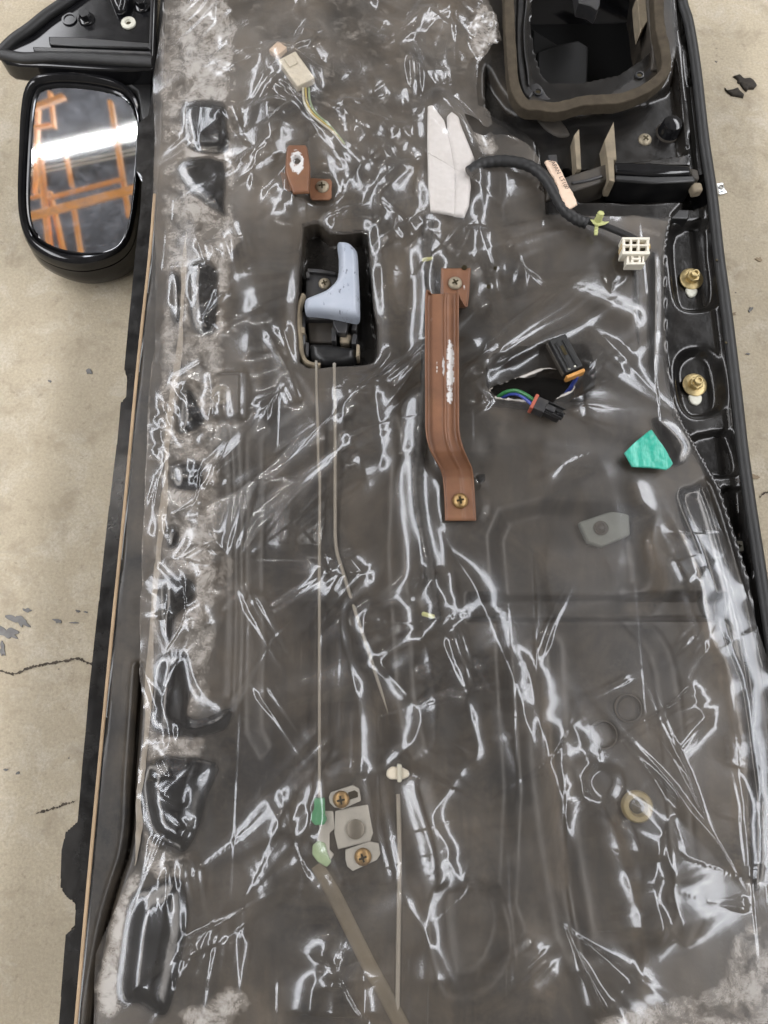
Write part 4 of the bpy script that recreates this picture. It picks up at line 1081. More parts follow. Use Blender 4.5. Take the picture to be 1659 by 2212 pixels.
# bits on the far panel
e = part_empty('pad_with_nut', P(1300, 1140, -0.04), door)
slab('pad', [(1250, 1128), (1338, 1098), (1360, 1110), (1362, 1156), (1300, 1182), (1270, 1172)], -0.02, -0.008, M['grey_pad'], e, 0.002)
MB().lathe(P(1298, 1141, -0.008), [(0.0075, 0), (0.0075, 0.001), (0.006, 0.0018), (0.0045, 0.0008), (0.002, 0.003), (0.0002, 0.003)], 22).build('nut', M['dusty_plastic'], e)
MB().lathe(P(1376, 1742, -0.013), [(0.0145, -0.004), (0.0145, 0.002), (0.013, 0.004), (0.009, 0.004), (0.008, 0.0), (0.006, -0.002)], 30).build('grommet', M['yellow_ring'], door)
MB().lathe(P(1376, 1742, -0.0145), [(0.0066, 0), (0.0064, 0.0008)], 20).build('grommet_hole', M['slot'], door)
for u, v in [(1357, 1530), (1303, 1587)]:
    MB().lathe(P(u, v, -0.0145), [(0.0135, -0.003), (0.0135, 0.001), (0.0122, 0.0015), (0.0115, -0.003)], 30).build('hole_rim', M['dusty_plastic'], door)
MB().lathe(P(478, 853, 0.0042), [(0.011, 0), (0.010, 0.001), (0.008, 0.0012), (0.006, 0.0006), (0.005, 0.002), (0.002, 0.003), (0.0002, 0.003)], 26).build('weld_stud', M['rod'], door)
for u, v, r in [(1003, 578, 5), (1070, 580, 4), (1055, 620, 4)]:
    MB().lathe(P(u, v, 0.007), [(r * .0006, 0), (r * .00055, 0.0006)], 14).build('screw_hole', M['slot'], door)

# ------------------------------------------------------------------ clear film glued over the door
RIDGES = [  # pixels along the crest, height mm, half width px
    ([(843, 780), (873, 813), (903, 836)], 5, 12), ([(820, 746), (853, 770), (886, 806), (920, 846)], 4, 12),
    ([(753, 800), (758, 843), (743, 893), (750, 940), (770, 973), (783, 1013), (805, 1078)], 4.5, 11), ([(653, 886), (686, 936), (720, 980), (760, 1020), (786, 1056), (805, 1078)], 4.5, 12),
    ([(553, 846), (573, 886), (600, 890)], 2.5, 8), ([(800, 766), (806, 853), (820, 953), (823, 1033)], 3.5, 10), ([(700, 868), (750, 855), (836, 847), (920, 850)], 2, 6),
    ([(853, 560), (848, 610), (866, 686)], 3, 8), ([(1053, 726), (1086, 760), (1116, 803)], 5, 15), ([(1000, 696), (1046, 793), (1056, 853)], 2.5, 8),
    ([(553, 1163), (653, 1173), (733, 1181)], 2.2, 7), ([(740, 1186), (766, 1223), (810, 1266)], 4, 10), ([(740, 1186), (723, 1213), (703, 1229), (708, 1259), (745, 1283)], 4, 9),
    ([(810, 1271), (753, 1283), (740, 1306), (733, 1366), (753, 1440), (766, 1489), (773, 1556), (776, 1656), (786, 1742), (806, 1786), (836, 1866), (870, 1939), (903, 1999), (953, 2079), (996, 2166), (1030, 2230)], 4.5, 11),
    ([(810, 1273), (803, 1306), (790, 1340), (806, 1393), (853, 1466), (883, 1503), (906, 1546), (900, 1586), (873, 1623), (840, 1653), (850, 1700)], 4.5, 10),
    ([(913, 1216), (946, 1280), (1005, 1370)], 4.5, 11), ([(1005, 1373), (953, 1393)], 2, 7), ([(1005, 1373), (1003, 1456), (1020, 1573), (1023, 1630), (996, 1656), (970, 1702), (936, 1759), (950, 1802), (966, 1832), (970, 1859), (996, 1909), (1016, 1909), (1033, 1976)], 3.6, 9),
    ([(940, 1106), (980, 1206), (1010, 1360), (1046, 1456), (1083, 1530), (1103, 1590), (1130, 1700), (1170, 1800)], 5, 12), ([(946, 1133), (1033, 1293), (1073, 1390), (1106, 1483), (1126, 1539), (1156, 1639)], 4.5, 11),
    ([(905, 1100), (913, 1340), (930, 1406), (943, 1506), (940, 1600), (903, 1640), (873, 1653)], 3.6, 11), ([(650, 1570), (686, 1606), (733, 1656)], 2, 7), ([(586, 1486), (553, 1510)], 2, 7),
    ([(596, 1709), (646, 1729), (686, 1762), (712, 1790)], 4, 9), ([(718, 1799), (723, 1846), (738, 1889), (766, 1866)], 3, 7), ([(553, 1712), (590, 1760), (626, 1826), (680, 1915)], 3.5, 11), ([(553, 1949), (603, 1919), (666, 1919), (700, 1890)], 2.5, 9),
    ([(660, 2260), (680, 2126), (693, 2069), (706, 2052), (736, 2049), (776, 2072)], 4.5, 9), ([(706, 2056), (716, 2092), (723, 2152), (716, 2240)], 3.5, 8), ([(776, 2072), (783, 2159), (783, 2230)], 3.5, 9),
    ([(870, 1872), (913, 1926), (923, 1992), (923, 2206)], 2.5, 9),
    ([(1106, 1373), (1139, 1456), (1159, 1539), (1176, 1606), (1186, 1659), (1206, 1716), (1219, 1776), (1249, 1839)], 6, 15), ([(1213, 1566), (1223, 1606), (1239, 1659), (1289, 1726), (1309, 1742), (1346, 1859), (1373, 1932), (1389, 1992), (1393, 2159)], 5, 12),
    ([(1213, 1563), (1239, 1573), (1263, 1639), (1276, 1659), (1313, 1706), (1326, 1712)], 3.5, 8), ([(1336, 1726), (1373, 1819), (1393, 1942)], 3.5, 11),
    ([(1463, 1473), (1493, 1476), (1499, 1523), (1519, 1553), (1556, 1586)], 4, 9), ([(1439, 1116), (1429, 1146), (1456, 1199), (1473, 1246), (1499, 1313), (1519, 1389), (1540, 1460)], 3.5, 9),
    ([(1503, 1776), (1456, 1756), (1436, 1776), (1413, 1816), (1408, 1892), (1416, 1959), (1429, 2009), (1426, 2089)], 4.5, 9), ([(1473, 1809), (1439, 1816), (1439, 1859), (1458, 1899), (1453, 1942), (1486, 2059)], 4.5, 9),
    ([(1426, 1716), (1466, 1682), (1499, 1669)], 6, 20), ([(1253, 2182), (1306, 2159), (1353, 2109), (1373, 2059)], 6, 18), ([(1606, 1659), (1606, 1719), (1611, 1842), (1616, 1926)], 4, 8),
    ([(1453, 1106), (1489, 1199), (1513, 1279), (1539, 1389), (1563, 1429), (1579, 1489), (1599, 1563), (1606, 1640)], 4, 9),
    ([(923, 227), (886, 247), (876, 283), (820, 333), (770, 376), (720, 400)], 4.5, 8), ([(900, 253), (896, 277), (826, 350), (753, 390), (720, 403)], 4, 7), ([(853, 243), (820, 270), (810, 293), (766, 323), (713, 363)], 4.5, 9),
    ([(923, 300), (886, 320), (880, 343), (873, 366), (813, 413), (783, 450)], 4, 8), ([(923, 327), (900, 363), (836, 416), (823, 443), (846, 462), (906, 463)], 4, 8),
    ([(613, 67), (580, 87), (576, 143), (568, 227), (553, 267), (520, 300)], 5, 10), ([(636, 60), (680, 73), (693, 93)], 4, 8), ([(580, 187), (586, 283), (606, 340)], 4, 9), ([(610, 200), (606, 333)], 4, 9),
    ([(793, 247), (886, 187), (923, 153), (986, 140)], 5, 12), ([(873, 140), (916, 137)], 3, 7), ([(866, 33), (903, 50), (923, 67)], 4, 9), ([(905, 10), (953, 40), (990, 43)], 4, 8), ([(603, 373), (636, 440), (655, 488)], 4, 9),
    ([(900, 467), (923, 510)], 3, 8), ([(813, 490), (846, 520), (896, 497)], 3.5, 9), ([(630, 205), (660, 240), (665, 300)], 4, 10), ([(640, 200), (613, 220)], 4, 10), ([(560, 300), (600, 350)], 4, 9),
    ([(1240, 830), (1262, 850), (1268, 900), (1262, 915)], 3.5, 8), ([(1278, 815), (1310, 770), (1350, 735)], 4.5, 10), ([(1060, 843), (1040, 860), (1056, 880)], 3, 7), ([(1300, 600), (1330, 590), (1350, 605)], 2.5, 7),
    ([(1100, 590), (1140, 600), (1160, 585)], 3, 7), ([(350, 830), (420, 790), (455, 770)], 2.5, 6), ([(340, 1000), (400, 960), (440, 920)], 2.5, 6), ([(335, 890), (400, 860)], 2.5, 6),
    ([(325, 1430), (370, 1405), (410, 1415), (430, 1480), (490, 1535), (550, 1560)], 4.5, 10), ([(318, 1580), (360, 1630), (440, 1640), (520, 1640)], 4, 9), ([(360, 1640), (335, 1660), (330, 1690)], 3, 8),
    ([(400, 1010), (440, 1000), (490, 1040)], 3, 9), ([(440, 985), (480, 1020), (510, 1060)], 4, 10), ([(390, 1140), (430, 1170), (450, 1220), (420, 1250)], 4, 9), ([(460, 1168), (520, 1180), (553, 1200)], 2.6, 7),
    ([(380, 1300), (400, 1260), (440, 1320), (470, 1380)], 4, 10), ([(395, 1899), (405, 1960), (400, 2060), (375, 2170)], 3.5, 6), ([(415, 2000), (440, 2030), (500, 2040), (540, 2040)], 4, 10), ([(420, 2010), (440, 2060)], 3, 9), ([(333, 1905), (390, 1894), (440, 1880)], 3, 7),
    ([(1090, 470), (1110, 520), (1130, 560)], 3, 10), ([(990, 480), (1020, 500), (1060, 495)], 3, 9), ([(970, 480), (985, 540), (1000, 570)], 3, 9), ([(720, 440), (770, 460), (820, 470), (860, 490)], 3, 8), ([(560, 400), (600, 430), (640, 480)], 3, 8),
    ([(430, 640), (470, 650), (480, 700), (460, 720)], 3, 8), ([(1030, 310), (1040, 400), (1060, 460)], 3, 9), ([(1080, 320), (1090, 400), (1080, 450)], 3.5, 9), ([(540, 560), (560, 640), (590, 700)], 3, 12), ([(560, 740), (600, 720), (640, 700)], 2.5, 10),
    ([(990, 1437), (1200, 1436), (1440, 1440), (1560, 1440)], .5, 4), ([(880, 1493), (1200, 1492), (1480, 1497)], .5, 4), ([(960, 1281), (1200, 1280), (1450, 1283)], .5, 4), ([(1040, 1302), (1400, 1306)], .45, 4), ([(1010, 1545), (1300, 1543), (1490, 1550)], .45, 4),
    ([(1000, 1000), (1180, 996), (1330, 1010)], .45, 4), ([(1153, 1190), (1158, 1300), (1165, 1560)], .5, 4), ([(1040, 1348), (1300, 1345), (1490, 1352)], .5, 4), ([(1160, 1380), (1190, 1396)], 1.2, 6), ([(1350, 1460), (1360, 1480)], 1.2, 6),
    ([(1180, 940), (1180, 1010), (1210, 1040)], 1.6, 9), ([(520, 1320), (570, 1290)], 2, 9), ([(540, 620), (545, 760), (570, 850)], 2.4, 12),
]
FLAT = [circ(983, 612, 40), circ(994, 1090, 42), circ(696, 404, 30), [(705, 1690), (790, 1690), (825, 1880), (745, 1890), (700, 1800)], circ(1300, 1690, 20)]
FILM_HOLES = [HANDLE_HOLE, TEAR, [(628, 412), (650, 418), (668, 424), (684, 440), (680, 446), (655, 436), (640, 440), (632, 430)], circ(641, 344, 7, 12), circ(1030, 1050, 9, 14), circ(1003, 577, 4, 10), circ(1055, 620, 4.5, 10), circ(1070, 581, 4.5, 8)]
RESIDUE = [([(350, 0), (500, -20), (520, 300), (510, 520), (490, 760), (480, 1000), (480, 1250), (470, 1420), (440, 1640), (400, 1900), (310, 1890), (305, 1600), (318, 1300), (330, 1000), (345, 600), (340, 200)], .57), ([(540, 0), (1010, -20), (1030, 140), (900, 240), (700, 250), (560, 200)], .40), ([(372, 20), (470, -20), (520, 60), (500, 230), (512, 330), (484, 470), (400, 480), (380, 400), (398, 200)], .68), ([(352, 468), (520, 466), (512, 545), (380, 572)], .56),
           ([(408, 565), (480, 572), (474, 725), (405, 722)], .55), ([(404, 760), (470, 740), (462, 980), (404, 990)], .52), ([(340, 1062), (470, 1050), (452, 1130), (350, 1122)], .52), ([(372, 1150), (500, 1180), (505, 1300), (400, 1400), (380, 1300)], .47),
           ([(330, 1580), (460, 1600), (440, 1640), (330, 1640)], .42), ([(285, 1880), (312, 1895), (300, 1990), (268, 2180), (205, 2200), (212, 2070), (245, 1960)], .76), ([(335, 1690), (440, 1680), (430, 1745), (345, 1756)], .45),
           ([(380, 2190), (440, 2160), (500, 2128), (532, 2150), (524, 2200), (420, 2260)], .70), ([(1572, 2030), (1665, 1985), (1700, 2200), (1690, 2400), (1300, 2400), (1290, 2192), (1480, 2150), (1560, 2110)], .60),
           ([(1040, 5), (1070, 30), (1086, 85), (1060, 115), (1028, 142), (1005, 60)], .68), ([(1015, 286), (1072, 288), (1075, 345), (1030, 335)], .66), ([(1462, 1062), (1530, 1052), (1600, 1250), (1654, 1440), (1665, 1700), (1612, 1700), (1560, 1400)], .46),
           ([(1470, 925), (1500, 965), (1500, 1000), (1450, 960)], .42), ([(470, 1935), (500, 1800), (480, 1960)], .4), ([(760, 180), (900, 110), (1000, 160), (830, 230), (800, 210)], .42), ([(750, 60), (830, 50), (820, 110), (760, 115)], .45),
           ([(1380, 478), (1446, 480), (1438, 520), (1390, 510)], .45), ([(484, 1790), (500, 1800), (480, 1860), (468, 1870)], .6), ([(1600, 1650), (1622, 1650), (1625, 1930), (1608, 1930)], .6), ([(470, 640), (500, 680), (490, 760), (455, 760)], .4)]
LIFT = [([(920, 224), (976, 232), (1000, 255), (1030, 338), (1018, 466), (928, 458)], 0.0098), ([(612, 96), (648, 104), (682, 186), (636, 200), (590, 110)], 0.0085), ([(704, 1694), (784, 1690), (826, 1880), (744, 1888), (712, 1860), (668, 1840), (672, 1720)], 0.0062)]
NT = len(RIDGES)
rc = random.Random(11)
def crease(u, v, ang, L, h, w):
    a = math.radians(ang); b = rc.uniform(-.22, .22)
    pts = [(u + math.cos(a) * L * k + math.sin(a) * L * b * (1 - 4 * k * k) * .5, v - math.sin(a) * L * k + math.cos(a) * L * b * (1 - 4 * k * k) * .5) for k in (-.5, -.17, .17, .5)]
    RIDGES.append((pts, h, w))
for _ in range(26):      # crumpled upper part
    crease(rc.uniform(520, 1010), rc.uniform(-60, 560), rc.choice((40, 48, 35, 60, 120, 95, 10)) + rc.uniform(-14, 14), rc.uniform(40, 150), rc.choice((1, 1, -1)) * rc.uniform(1.8, 3.8), rc.uniform(5, 9))
for _ in range(38):     # puckers along the glued belt side
    v = rc.uniform(-40, 2100); u0 = 345 - 0.055 * (v - 550) if v > 550 else 360
    crease(u0 + abs(rc.gauss(0, 85)) + 10, v, rc.choice((30, 50, 75, 100, -20, 140, 20)) + rc.uniform(-15, 15), rc.uniform(35, 110), rc.choice((1, 1, 1, -1)) * rc.uniform(1.6, 3.4), rc.uniform(4.5, 8))
for _ in range(5):      # long slack folds
    v = rc.uniform(600, 2180)
    crease(rc.uniform(540, 1500), v, -68 + rc.uniform(-22, 22), rc.uniform(120, 360), rc.uniform(1.2, 3.0), rc.uniform(9, 18))
for _ in range(0):      # small dents
    crease(rc.uniform(560, 1480), rc.uniform(560, 2180), rc.uniform(0, 180), rc.uniform(20, 60), rc.uniform(.8, 1.8), rc.uniform(4, 7))
for _ in range(6):      # glued lower side
    v = rc.uniform(1080, 2150); crease(1445 + 0.30 * (v - 1080) * (1 if v < 1600 else .75) + rc.uniform(-40, 14), v, -70 + rc.uniform(-35, 35), rc.uniform(30, 120), rc.uniform(1.5, 3.2), rc.uniform(5, 8))
for _ in range(16):      # torn rim beside the speaker opening
    crease(rc.uniform(1015, 1075), rc.uniform(-20, 135), 80 + rc.uniform(-50, 50), rc.uniform(25, 70), rc.uniform(2, 4), rc.uniform(3.5, 6))
def ridge_field(X, Y):
    R = np.zeros(X.shape)
    for i, (px, h, w) in enumerate(RIDGES):
        mid = px[len(px) // 2]
        wm = w * PX(mid[0], mid[1], 0.01) * ((4.0 if i < NT else 2.9) if abs(h) > 1 else 1.0)
        pl = W2(smooth_px(px, 4), 0.010)
        wd = local(X, Y, pl, wm * 5)
        if wd is None: continue
        xx, yy = X[wd], Y[wd]
        d, t, sd = line_dist(xx + 0.0018 * (vnoise(xx * 25, yy * 25, i) - .5) * 2, yy + 0.0018 * (vnoise(xx * 25, yy * 25, i + 50) - .5) * 2, pl, True)
        mod = 0.55 + 0.95 * vnoise(t * (3 + len(px)) + i * 13.7, t * 0 + i)
        tap = sstep(0, 0.3, np.minimum(t, 1 - t))
        asy = 0.50 if (i * 7) % 3 else 0.7
        q = d / (wm * (0.35 + 0.65 * tap) * np.where(sd * (1 if i % 2 else -1) > 0, asy, 2.3 - asy * .5))
        R[wd] += h * (0.00145 if i < NT else 0.0011) * mod * tap * np.exp(-(np.sqrt(q * q + 0.10) - 0.3162))
    return R
def film_z(X, Y, D):
    pz = panel_z(X, Y)
    base = np.maximum(pz, 0.0)
    # film smooths over what it covers
    for px, zz in LIFT:
        poly = W2(smooth_px(px, 2, True), 0.008); w = local(X, Y, poly, 0.02)
        base[w] = np.maximum(base[w], zz * (1 - sstep(0.0, 0.012, sdf(X[w], Y[w], poly))))
    pl = W2(smooth_px([(925, 470), (922, 550), (930, 620), (925, 720), (915, 860), (908, 960), (902, 1040), (910, 1120), (924, 1200), (935, 1290), (940, 1340)], 4), .01)
    w = local(X, Y, pl, 0.03); d, _ = line_dist(X[w], Y[w], pl)
    base[w] = np.maximum(base[w], 0.0085 * (1 - sstep(0.005, 0.020, d)))
    for _ in range(36):
        b = base.copy(); b[1:-1, 1:-1] = 0.25 * (base[:-2, 1:-1] + base[2:, 1:-1] + base[1:-1, :-2] + base[1:-1, 2:]); base = np.maximum(b, np.maximum(pz, 0))
    U, V = UV(X, Y, 0.01)
    top = 1 - sstep(430, 620, V)
    left = 1 - sstep(430, 560, U + 0.06 * (V - 1100))
    mid = 1 - np.maximum(top, left) * 0.8
    z = base + 0.0045
    wx = 0.010 * (fbm(X * 18, Y * 18, 21) - .5); wy = 0.010 * (fbm(X * 18, Y * 18, 31) - .5)
    ca, sa = math.cos(.75), math.sin(.75)
    xr, yr = (X + wx) * ca + (Y + wy) * sa, -(X + wx) * sa + (Y + wy) * ca
    z += top * (0.0050 * (ridged(xr * 7, yr * 13, 1, 1) - .4) + 0.004 * (fbm(X * 9, Y * 9, 3) - .4))
    z += left * (0.0030 * (ridged((X + wx) * 16, (Y + wy) * 13, 5, 1) - .4))
    z += mid * (0.0050 * (ridged((X + 0.32 * Y + wx) * 8, (Y - .32 * X) * 2.4, 8, 1) - .4) + 0.0010 * (ridged((X + 0.30 * Y + wx) * 15, (Y + wy - .3 * X) * 4, 9, 1) - .4))
    z += 0.00025 * (fbm(X * 40, Y * 30, 12, 2) - .5)
    patch = sstep(0.52, 0.68, fbm(X * 7, Y * 5, 44, 2) * 1.33)
    z += patch * 0.0009 * (ridged((X + .45 * Y + wx) * 26, (Y - .45 * X + wy) * 6, 46, 1) - .5)
    fl_ = np.ones(X.shape)
    for px in FLAT + [HANDLE_HOLE]:
        poly = W2(px, 0.005); w = local(X, Y, poly, 0.016)
        if w is None: continue
        fl_[w] = np.minimum(fl_[w], 0.12 + 0.88 * sstep(0.0, 0.014, sdf(X[w], Y[w], poly)))
    rid = ridge_field(X, Y)
    z = base + 0.0025 + (z - base - 0.0025 + rid) * fl_
    edge = np.exp(D / 0.004)                                   # D <= 0 inside
    z += 0.0022 * edge * (vnoise(X * 60, Y * 60, 77) - 0.2) * 1.2 * fl_
    return np.maximum(z, base + 0.0007)
def residue_attr(X, Y):
    a = np.zeros(X.shape)
    for px, s in RESIDUE:
        a = np.maximum(a, s * poly_mask(X, Y, px, 0.010, 0.006, 2))
    for px, h in PADS:
        a = a * (1 - (0.9 if px[0][0] < 700 else 0.45) * poly_mask(X, Y, px, 0.004))
    for px, w, s in [([(1453, 1106), (1489, 1199), (1513, 1279), (1539, 1389), (1563, 1429), (1579, 1489), (1599, 1563), (1606, 1640)], .004, .55), ([(336, 560), (327, 786), (311, 1106), (302, 1339), (300, 1456)], .0018, .55), ([(400, 540), (394, 650), (387, 753), (367, 886), (357, 1053), (350, 1123), (334, 1273), (327, 1373), (318, 1556), (308, 1659)], .008, .44), ([(1060, 843), (1120, 817), (1189, 796), (1240, 834), (1204, 857), (1150, 866), (1072, 858)], .0022, .95)]:
        pl = W2(smooth_px(px, 3), .006); w_ = local(X, Y, pl, .02)
        d, _ = line_dist(X[w_], Y[w_], pl); a[w_] = np.maximum(a[w_], s * np.exp(-(d / w) ** 2))
    return a
def haze_attr(X, Y):
    U, V = UV(X, Y, 0.006)
    a = 0.026 + 0.055 * (1 - sstep(350, 650, V)) + 0.02 * (1 - sstep(400, 560, U + 0.06 * (V - 1100)))
    a = a + 0.015 * sstep(1500, 2100, V)
    for px, h in PADS:
        m = poly_mask(X, Y, px, 0.003); a = a * (1 - m) + 0.004 * m
    m = poly_mask(X, Y, LEVELS[8][0], .005); a = a * (1 - m) + 0.01 * m
    for px in (TEAR,):
        a = a + 0.03 * poly_mask(X, Y, [(1040, 870), (1220, 870), (1260, 920), (1180, 960), (1060, 950)], 0.012)
    return a
film = grid_mesh('plastic_sheet', W2(SHEET, 0.006), [W2(h, 0.006) for h in FILM_HOLES], 0.0013, film_z, M['film'], None, attrs={'residue': residue_attr, 'haze': haze_attr})
tag(film, 'wrinkled clear plastic moisture sheet glued over the black door', 'plastic sheet')

# ------------------------------------------------------------------ things on and in the sheet
# teal tape
t = pillow('tape_piece', [(1349, 978), (1368, 958), (1380, 948), (1402, 930), (1408, 927), (1420, 944), (1438, 968), (1455, 1000), (1450, 1008), (1440, 1014), (1405, 1010), (1366, 1008)], 0.0115, 0.0012, 0.001, M['tape'], None, 0.001, 0.0105, 1, rnd=0.003)
tag(t, 'torn piece of teal green tape on the plastic sheet', 'tape')
# white pad
wp = empty('foam_pad', P(970, 350, 0.008))
pillow('pad_layer', [(924, 228), (935, 226), (960, 258), (972, 300), (984, 355), (986, 464), (930, 454), (925, 400), (923, 300)], 0.0045, 0.002, 0.002, M['white_foam'], wp, 0.0012, 0.003, 1, rnd=0.003)
pillow('pad_layer', [(966, 246), (976, 236), (992, 250), (998, 270), (1010, 300), (1026, 338), (1014, 360), (1018, 400), (1014, 440), (1004, 464), (980, 462), (984, 380), (968, 290)], 0.005, 0.004, 0.005, M['white_foam'], wp, 0.0012, 0.003, 1, rnd=0.003)
tag(wp, 'folded white foam pad stuck on the sheet beside the ribbed cable', 'pad')

def obox(mb, u, v, z0, z1, L, W, ang, mi=0, du=0, dv=0):
    """box lying flat; u, v centre px, L and W in px, ang screen angle of its long side (degrees, y up)"""
    a = math.radians(ang); k = PX(u, v, z1)
    c = P(u, v, z1)
    off = Vector((math.cos(a) * du - math.sin(a) * dv, math.sin(a) * du + math.cos(a) * dv, 0)) * k
    mb.box((c.x + off.x, c.y + off.y, (z0 + z1) / 2), (L * k, W * k, z1 - z0), a, mi)
    return mb
# wiring harness: black sleeve from under the pad to the white plug
hn = empty('wiring_harness', P(1180, 380, 0.01))
path = path3([(1012, 372, .015), (1040, 354, .016), (1075, 348, .017), (1112, 350, .018), (1150, 362, .018), (1180, 388, .018), (1204, 428, .018), (1222, 456, .017), (1246, 474, .016), (1268, 482, .015)], 8)
MB().tube(path, [0.0062 * (1 + 0.07 * math.sin(i * 1.7)) for i in range(len(path))], 12).build('sleeve', M['rubber'], hn)
path = path3([(1240, 470, .016), (1272, 478, .015), (1300, 486, .014), (1335, 500, .014), (1362, 512, .014), (1376, 520, .015)], 6)
MB().tube(path, 0.0036, 8).build('thin_cable', M['rubber'], hn)
TAGPX = [(1176, 349), (1182, 345), (1202, 344), (1210, 357), (1222, 375), (1232, 396), (1240, 412), (1250, 432), (1236, 442), (1222, 448), (1212, 436), (1207, 415), (1198, 392), (1186, 366)]
TAGPX = [(1177, 348), (1182, 345), (1192, 346), (1200, 348), (1208, 358), (1216, 372), (1222, 385), (1228, 396), (1234, 410), (1245, 428), (1248, 440), (1232, 450), (1224, 446), (1216, 434), (1209, 420), (1204, 400), (1196, 382), (1186, 366)]
pillow('paper_tag', TAGPX, 0.0232, 0.0012, 0.0016, M['paper'], hn, 0.001, 0.0215, 1, rnd=0.004)
fc = bpy.data.curves.new('tag_text', 'FONT'); fc.body = 'JAPAN  LT100'; fc.size = 0.0085; fc.extrude = 0.0001
fo = bpy.data.objects.new('tag_text', fc); COL.objects.link(fo)
bpy.context.view_layer.update()
me = bpy.data.meshes.new_from_object(fo.evaluated_get(bpy.context.evaluated_depsgraph_get()))
COL.objects.unlink(fo); bpy.data.objects.remove(fo)
me.materials.clear(); me.materials.append(M['ink'])
to = bpy.data.objects.new('tag_text', me)
a0, a1 = P(1188, 347, 0.0262), P(1222, 408, 0.0262)
to.location = a0; to.rotation_euler = (0, 0.02, math.atan2(a1.y - a0.y, a1.x - a0.x))
wmax = max(v.co.x for v in me.vertices); s_ = (a1 - a0).length / wmax; to.scale = (s_, s_, 1)
link(to, hn)
# lime clip

slab('clip_wing', [(1275, 472), (1284, 474), (1294, 472), (1306, 478), (1318, 477), (1308, 484), (1294, 487), (1283, 483)], .0175, .020, M['lime_clip'], hn, 0.0012)
mb = MB().tube(path3([(1291, 478, .018), (1296, 466, .026), (1299, 458, .030)], 3), [0.004, 0.0042, 0.0036, 0.0042, 0.0034, 0.004, 0.003][:7], 8)
mb.build('clip_stem', M['lime_clip'], hn)
mb = MB().tube(path3([(1290, 482, .016), (1288, 494, .015), (1287, 508, .013)], 4), [0.0026, 0.0018, 0.0026, 0.0018, 0.0026, 0.0018, 0.0026, 0.0018, 0.0022][:9], 8)
mb.build('clip_tail', M['lime_clip'], hn)
# white six-way plug: frame bars around open cells, latch below
wpz0, wpz1 = 0.012, 0.026
plug = part_empty('white_plug', P(1374, 530, .018), hn)
def bar(px, z0=wpz0, z1=wpz1, mat='white_plastic', name='cell_wall'):
    return slab(name, px, z0, z1, M[mat], plug, 0.0005)
L_, R_, T_, B_ = 1345, 1403, 513, 548
for x0, x1 in [(1345, 1351), (1361, 1366), (1377, 1382), (1397, 1403)]:
    bar([(x0, T_), (x1, T_), (x1, B_), (x0, B_)])
for y0, y1 in [(512, 517.5), (527, 531), (542, 549)]:
    bar([(1344, y0), (1404, y0), (1404, y1), (1344, y1)], wpz0 + .0001, wpz1 + .0004)
bar([(1347, 515), (1401, 515), (1401, 546), (1347, 546)], wpz0 - .001, wpz0 + .006, 'yellow', 'cell_floor')
for cx_, cy_ in [(1356, 523), (1371.5, 523), (1356, 536.5), (1371.5, 536.5), (1389, 536.5)]:
    bar([(cx_ - 4.5, cy_ - 3), (cx_ + 4.5, cy_ - 3), (cx_ + 4.5, cy_ + 3.2), (cx_ - 4.5, cy_ + 3.2)], wpz0 + .005, wpz0 + .0105, 'slot', 'terminal')
for px in [[(1354, 548), (1360, 548), (1360, 568), (1354, 570)], [(1363, 546), (1369, 546), (1369, 570), (1363, 570)], [(1379, 546), (1385, 546), (1385, 570), (1379, 570)], [(1388, 548), (1392, 548), (1392, 570), (1388, 568)]]:
    bar(px, wpz0, wpz1 - .003, 'white_plastic', 'latch_rail')
bar([(1353, 566), (1393, 566), (1393, 571), (1353, 571)], wpz0 + .0002, wpz1 - .0024, 'white_plastic', 'latch_rail'); bar([(1364, 556), (1384, 556), (1384, 561), (1364, 561)], wpz0 + .0002, wpz1 - .0024, 'white_plastic', 'latch_rail')
bar([(1343, 526), (1346, 526), (1346, 536), (1343, 536)], wpz0, wpz1 - .002, 'yellow', 'lock_tab'); bar([(1402, 526), (1405, 526), (1405, 536), (1402, 536)], wpz0, wpz1 - .002, 'yellow', 'lock_tab')
tag(hn, 'black sleeved cable with paper tag ending in a white six-way plug', 'wiring harness')

# two-wire connector poking out of the tear (grey, red seal)
cn = empty('wire_connector', P(1185, 875, 0.012))
MB().tube(path3([(1068, 868, -.01), (1078, 856, -.002), (1095, 846, .006), (1115, 844, .012), (1135, 852, .016), (1150, 862, .018), (1160, 870, .018)], 6), 0.0020, 10).build('wire', M['wire_green'], cn)
MB().tube(path3([(1070, 872, -.012), (1085, 858, -.004), (1102, 851, .004), (1120, 852, .010), (1136, 862, .014), (1148, 872, .016), (1154, 878, .016)], 6), 0.0020, 10).build('wire', M['wire_blue'], cn)
CA = -27
MB_ = obox(MB(), 1155, 866, .009, .024, 8, 36, CA); MB_.build('wire_seal', M['red_seal'], cn, 0.001)
obox(MB(), 1169, 873, .008, .0235, 26, 30, CA).build('body', M['grey_plastic'], cn, 0.001)
obox(MB(), 1194, 884, .009, .020, 44, 30, CA).build('body', M['black_plastic'], cn, 0.001)
for dv in (-11, 0, 11):
    obox(MB(), 1198, 884, .0195, .0222, 44, 3.2, CA, 0, 0, dv).build('rib', M['black_plastic'], cn, 0.0006)
obox(MB(), 1190, 881, .020, .0245, 22, 13, CA).build('latch', M['grey_plastic'], cn, 0.0008)
obox(MB(), 1212, 893, .010, .0215, 16, 10, CA).build('latch', M['gloss_black'], cn, 0.0008)
obox(MB(), 1198, 904, .008, .013, 12, 8, CA).build('lug', M['grey_plastic'], cn, 0.0006)
tag(cn, 'small dark connector with red seal, green and blue wires, out of the tear', 'connector')
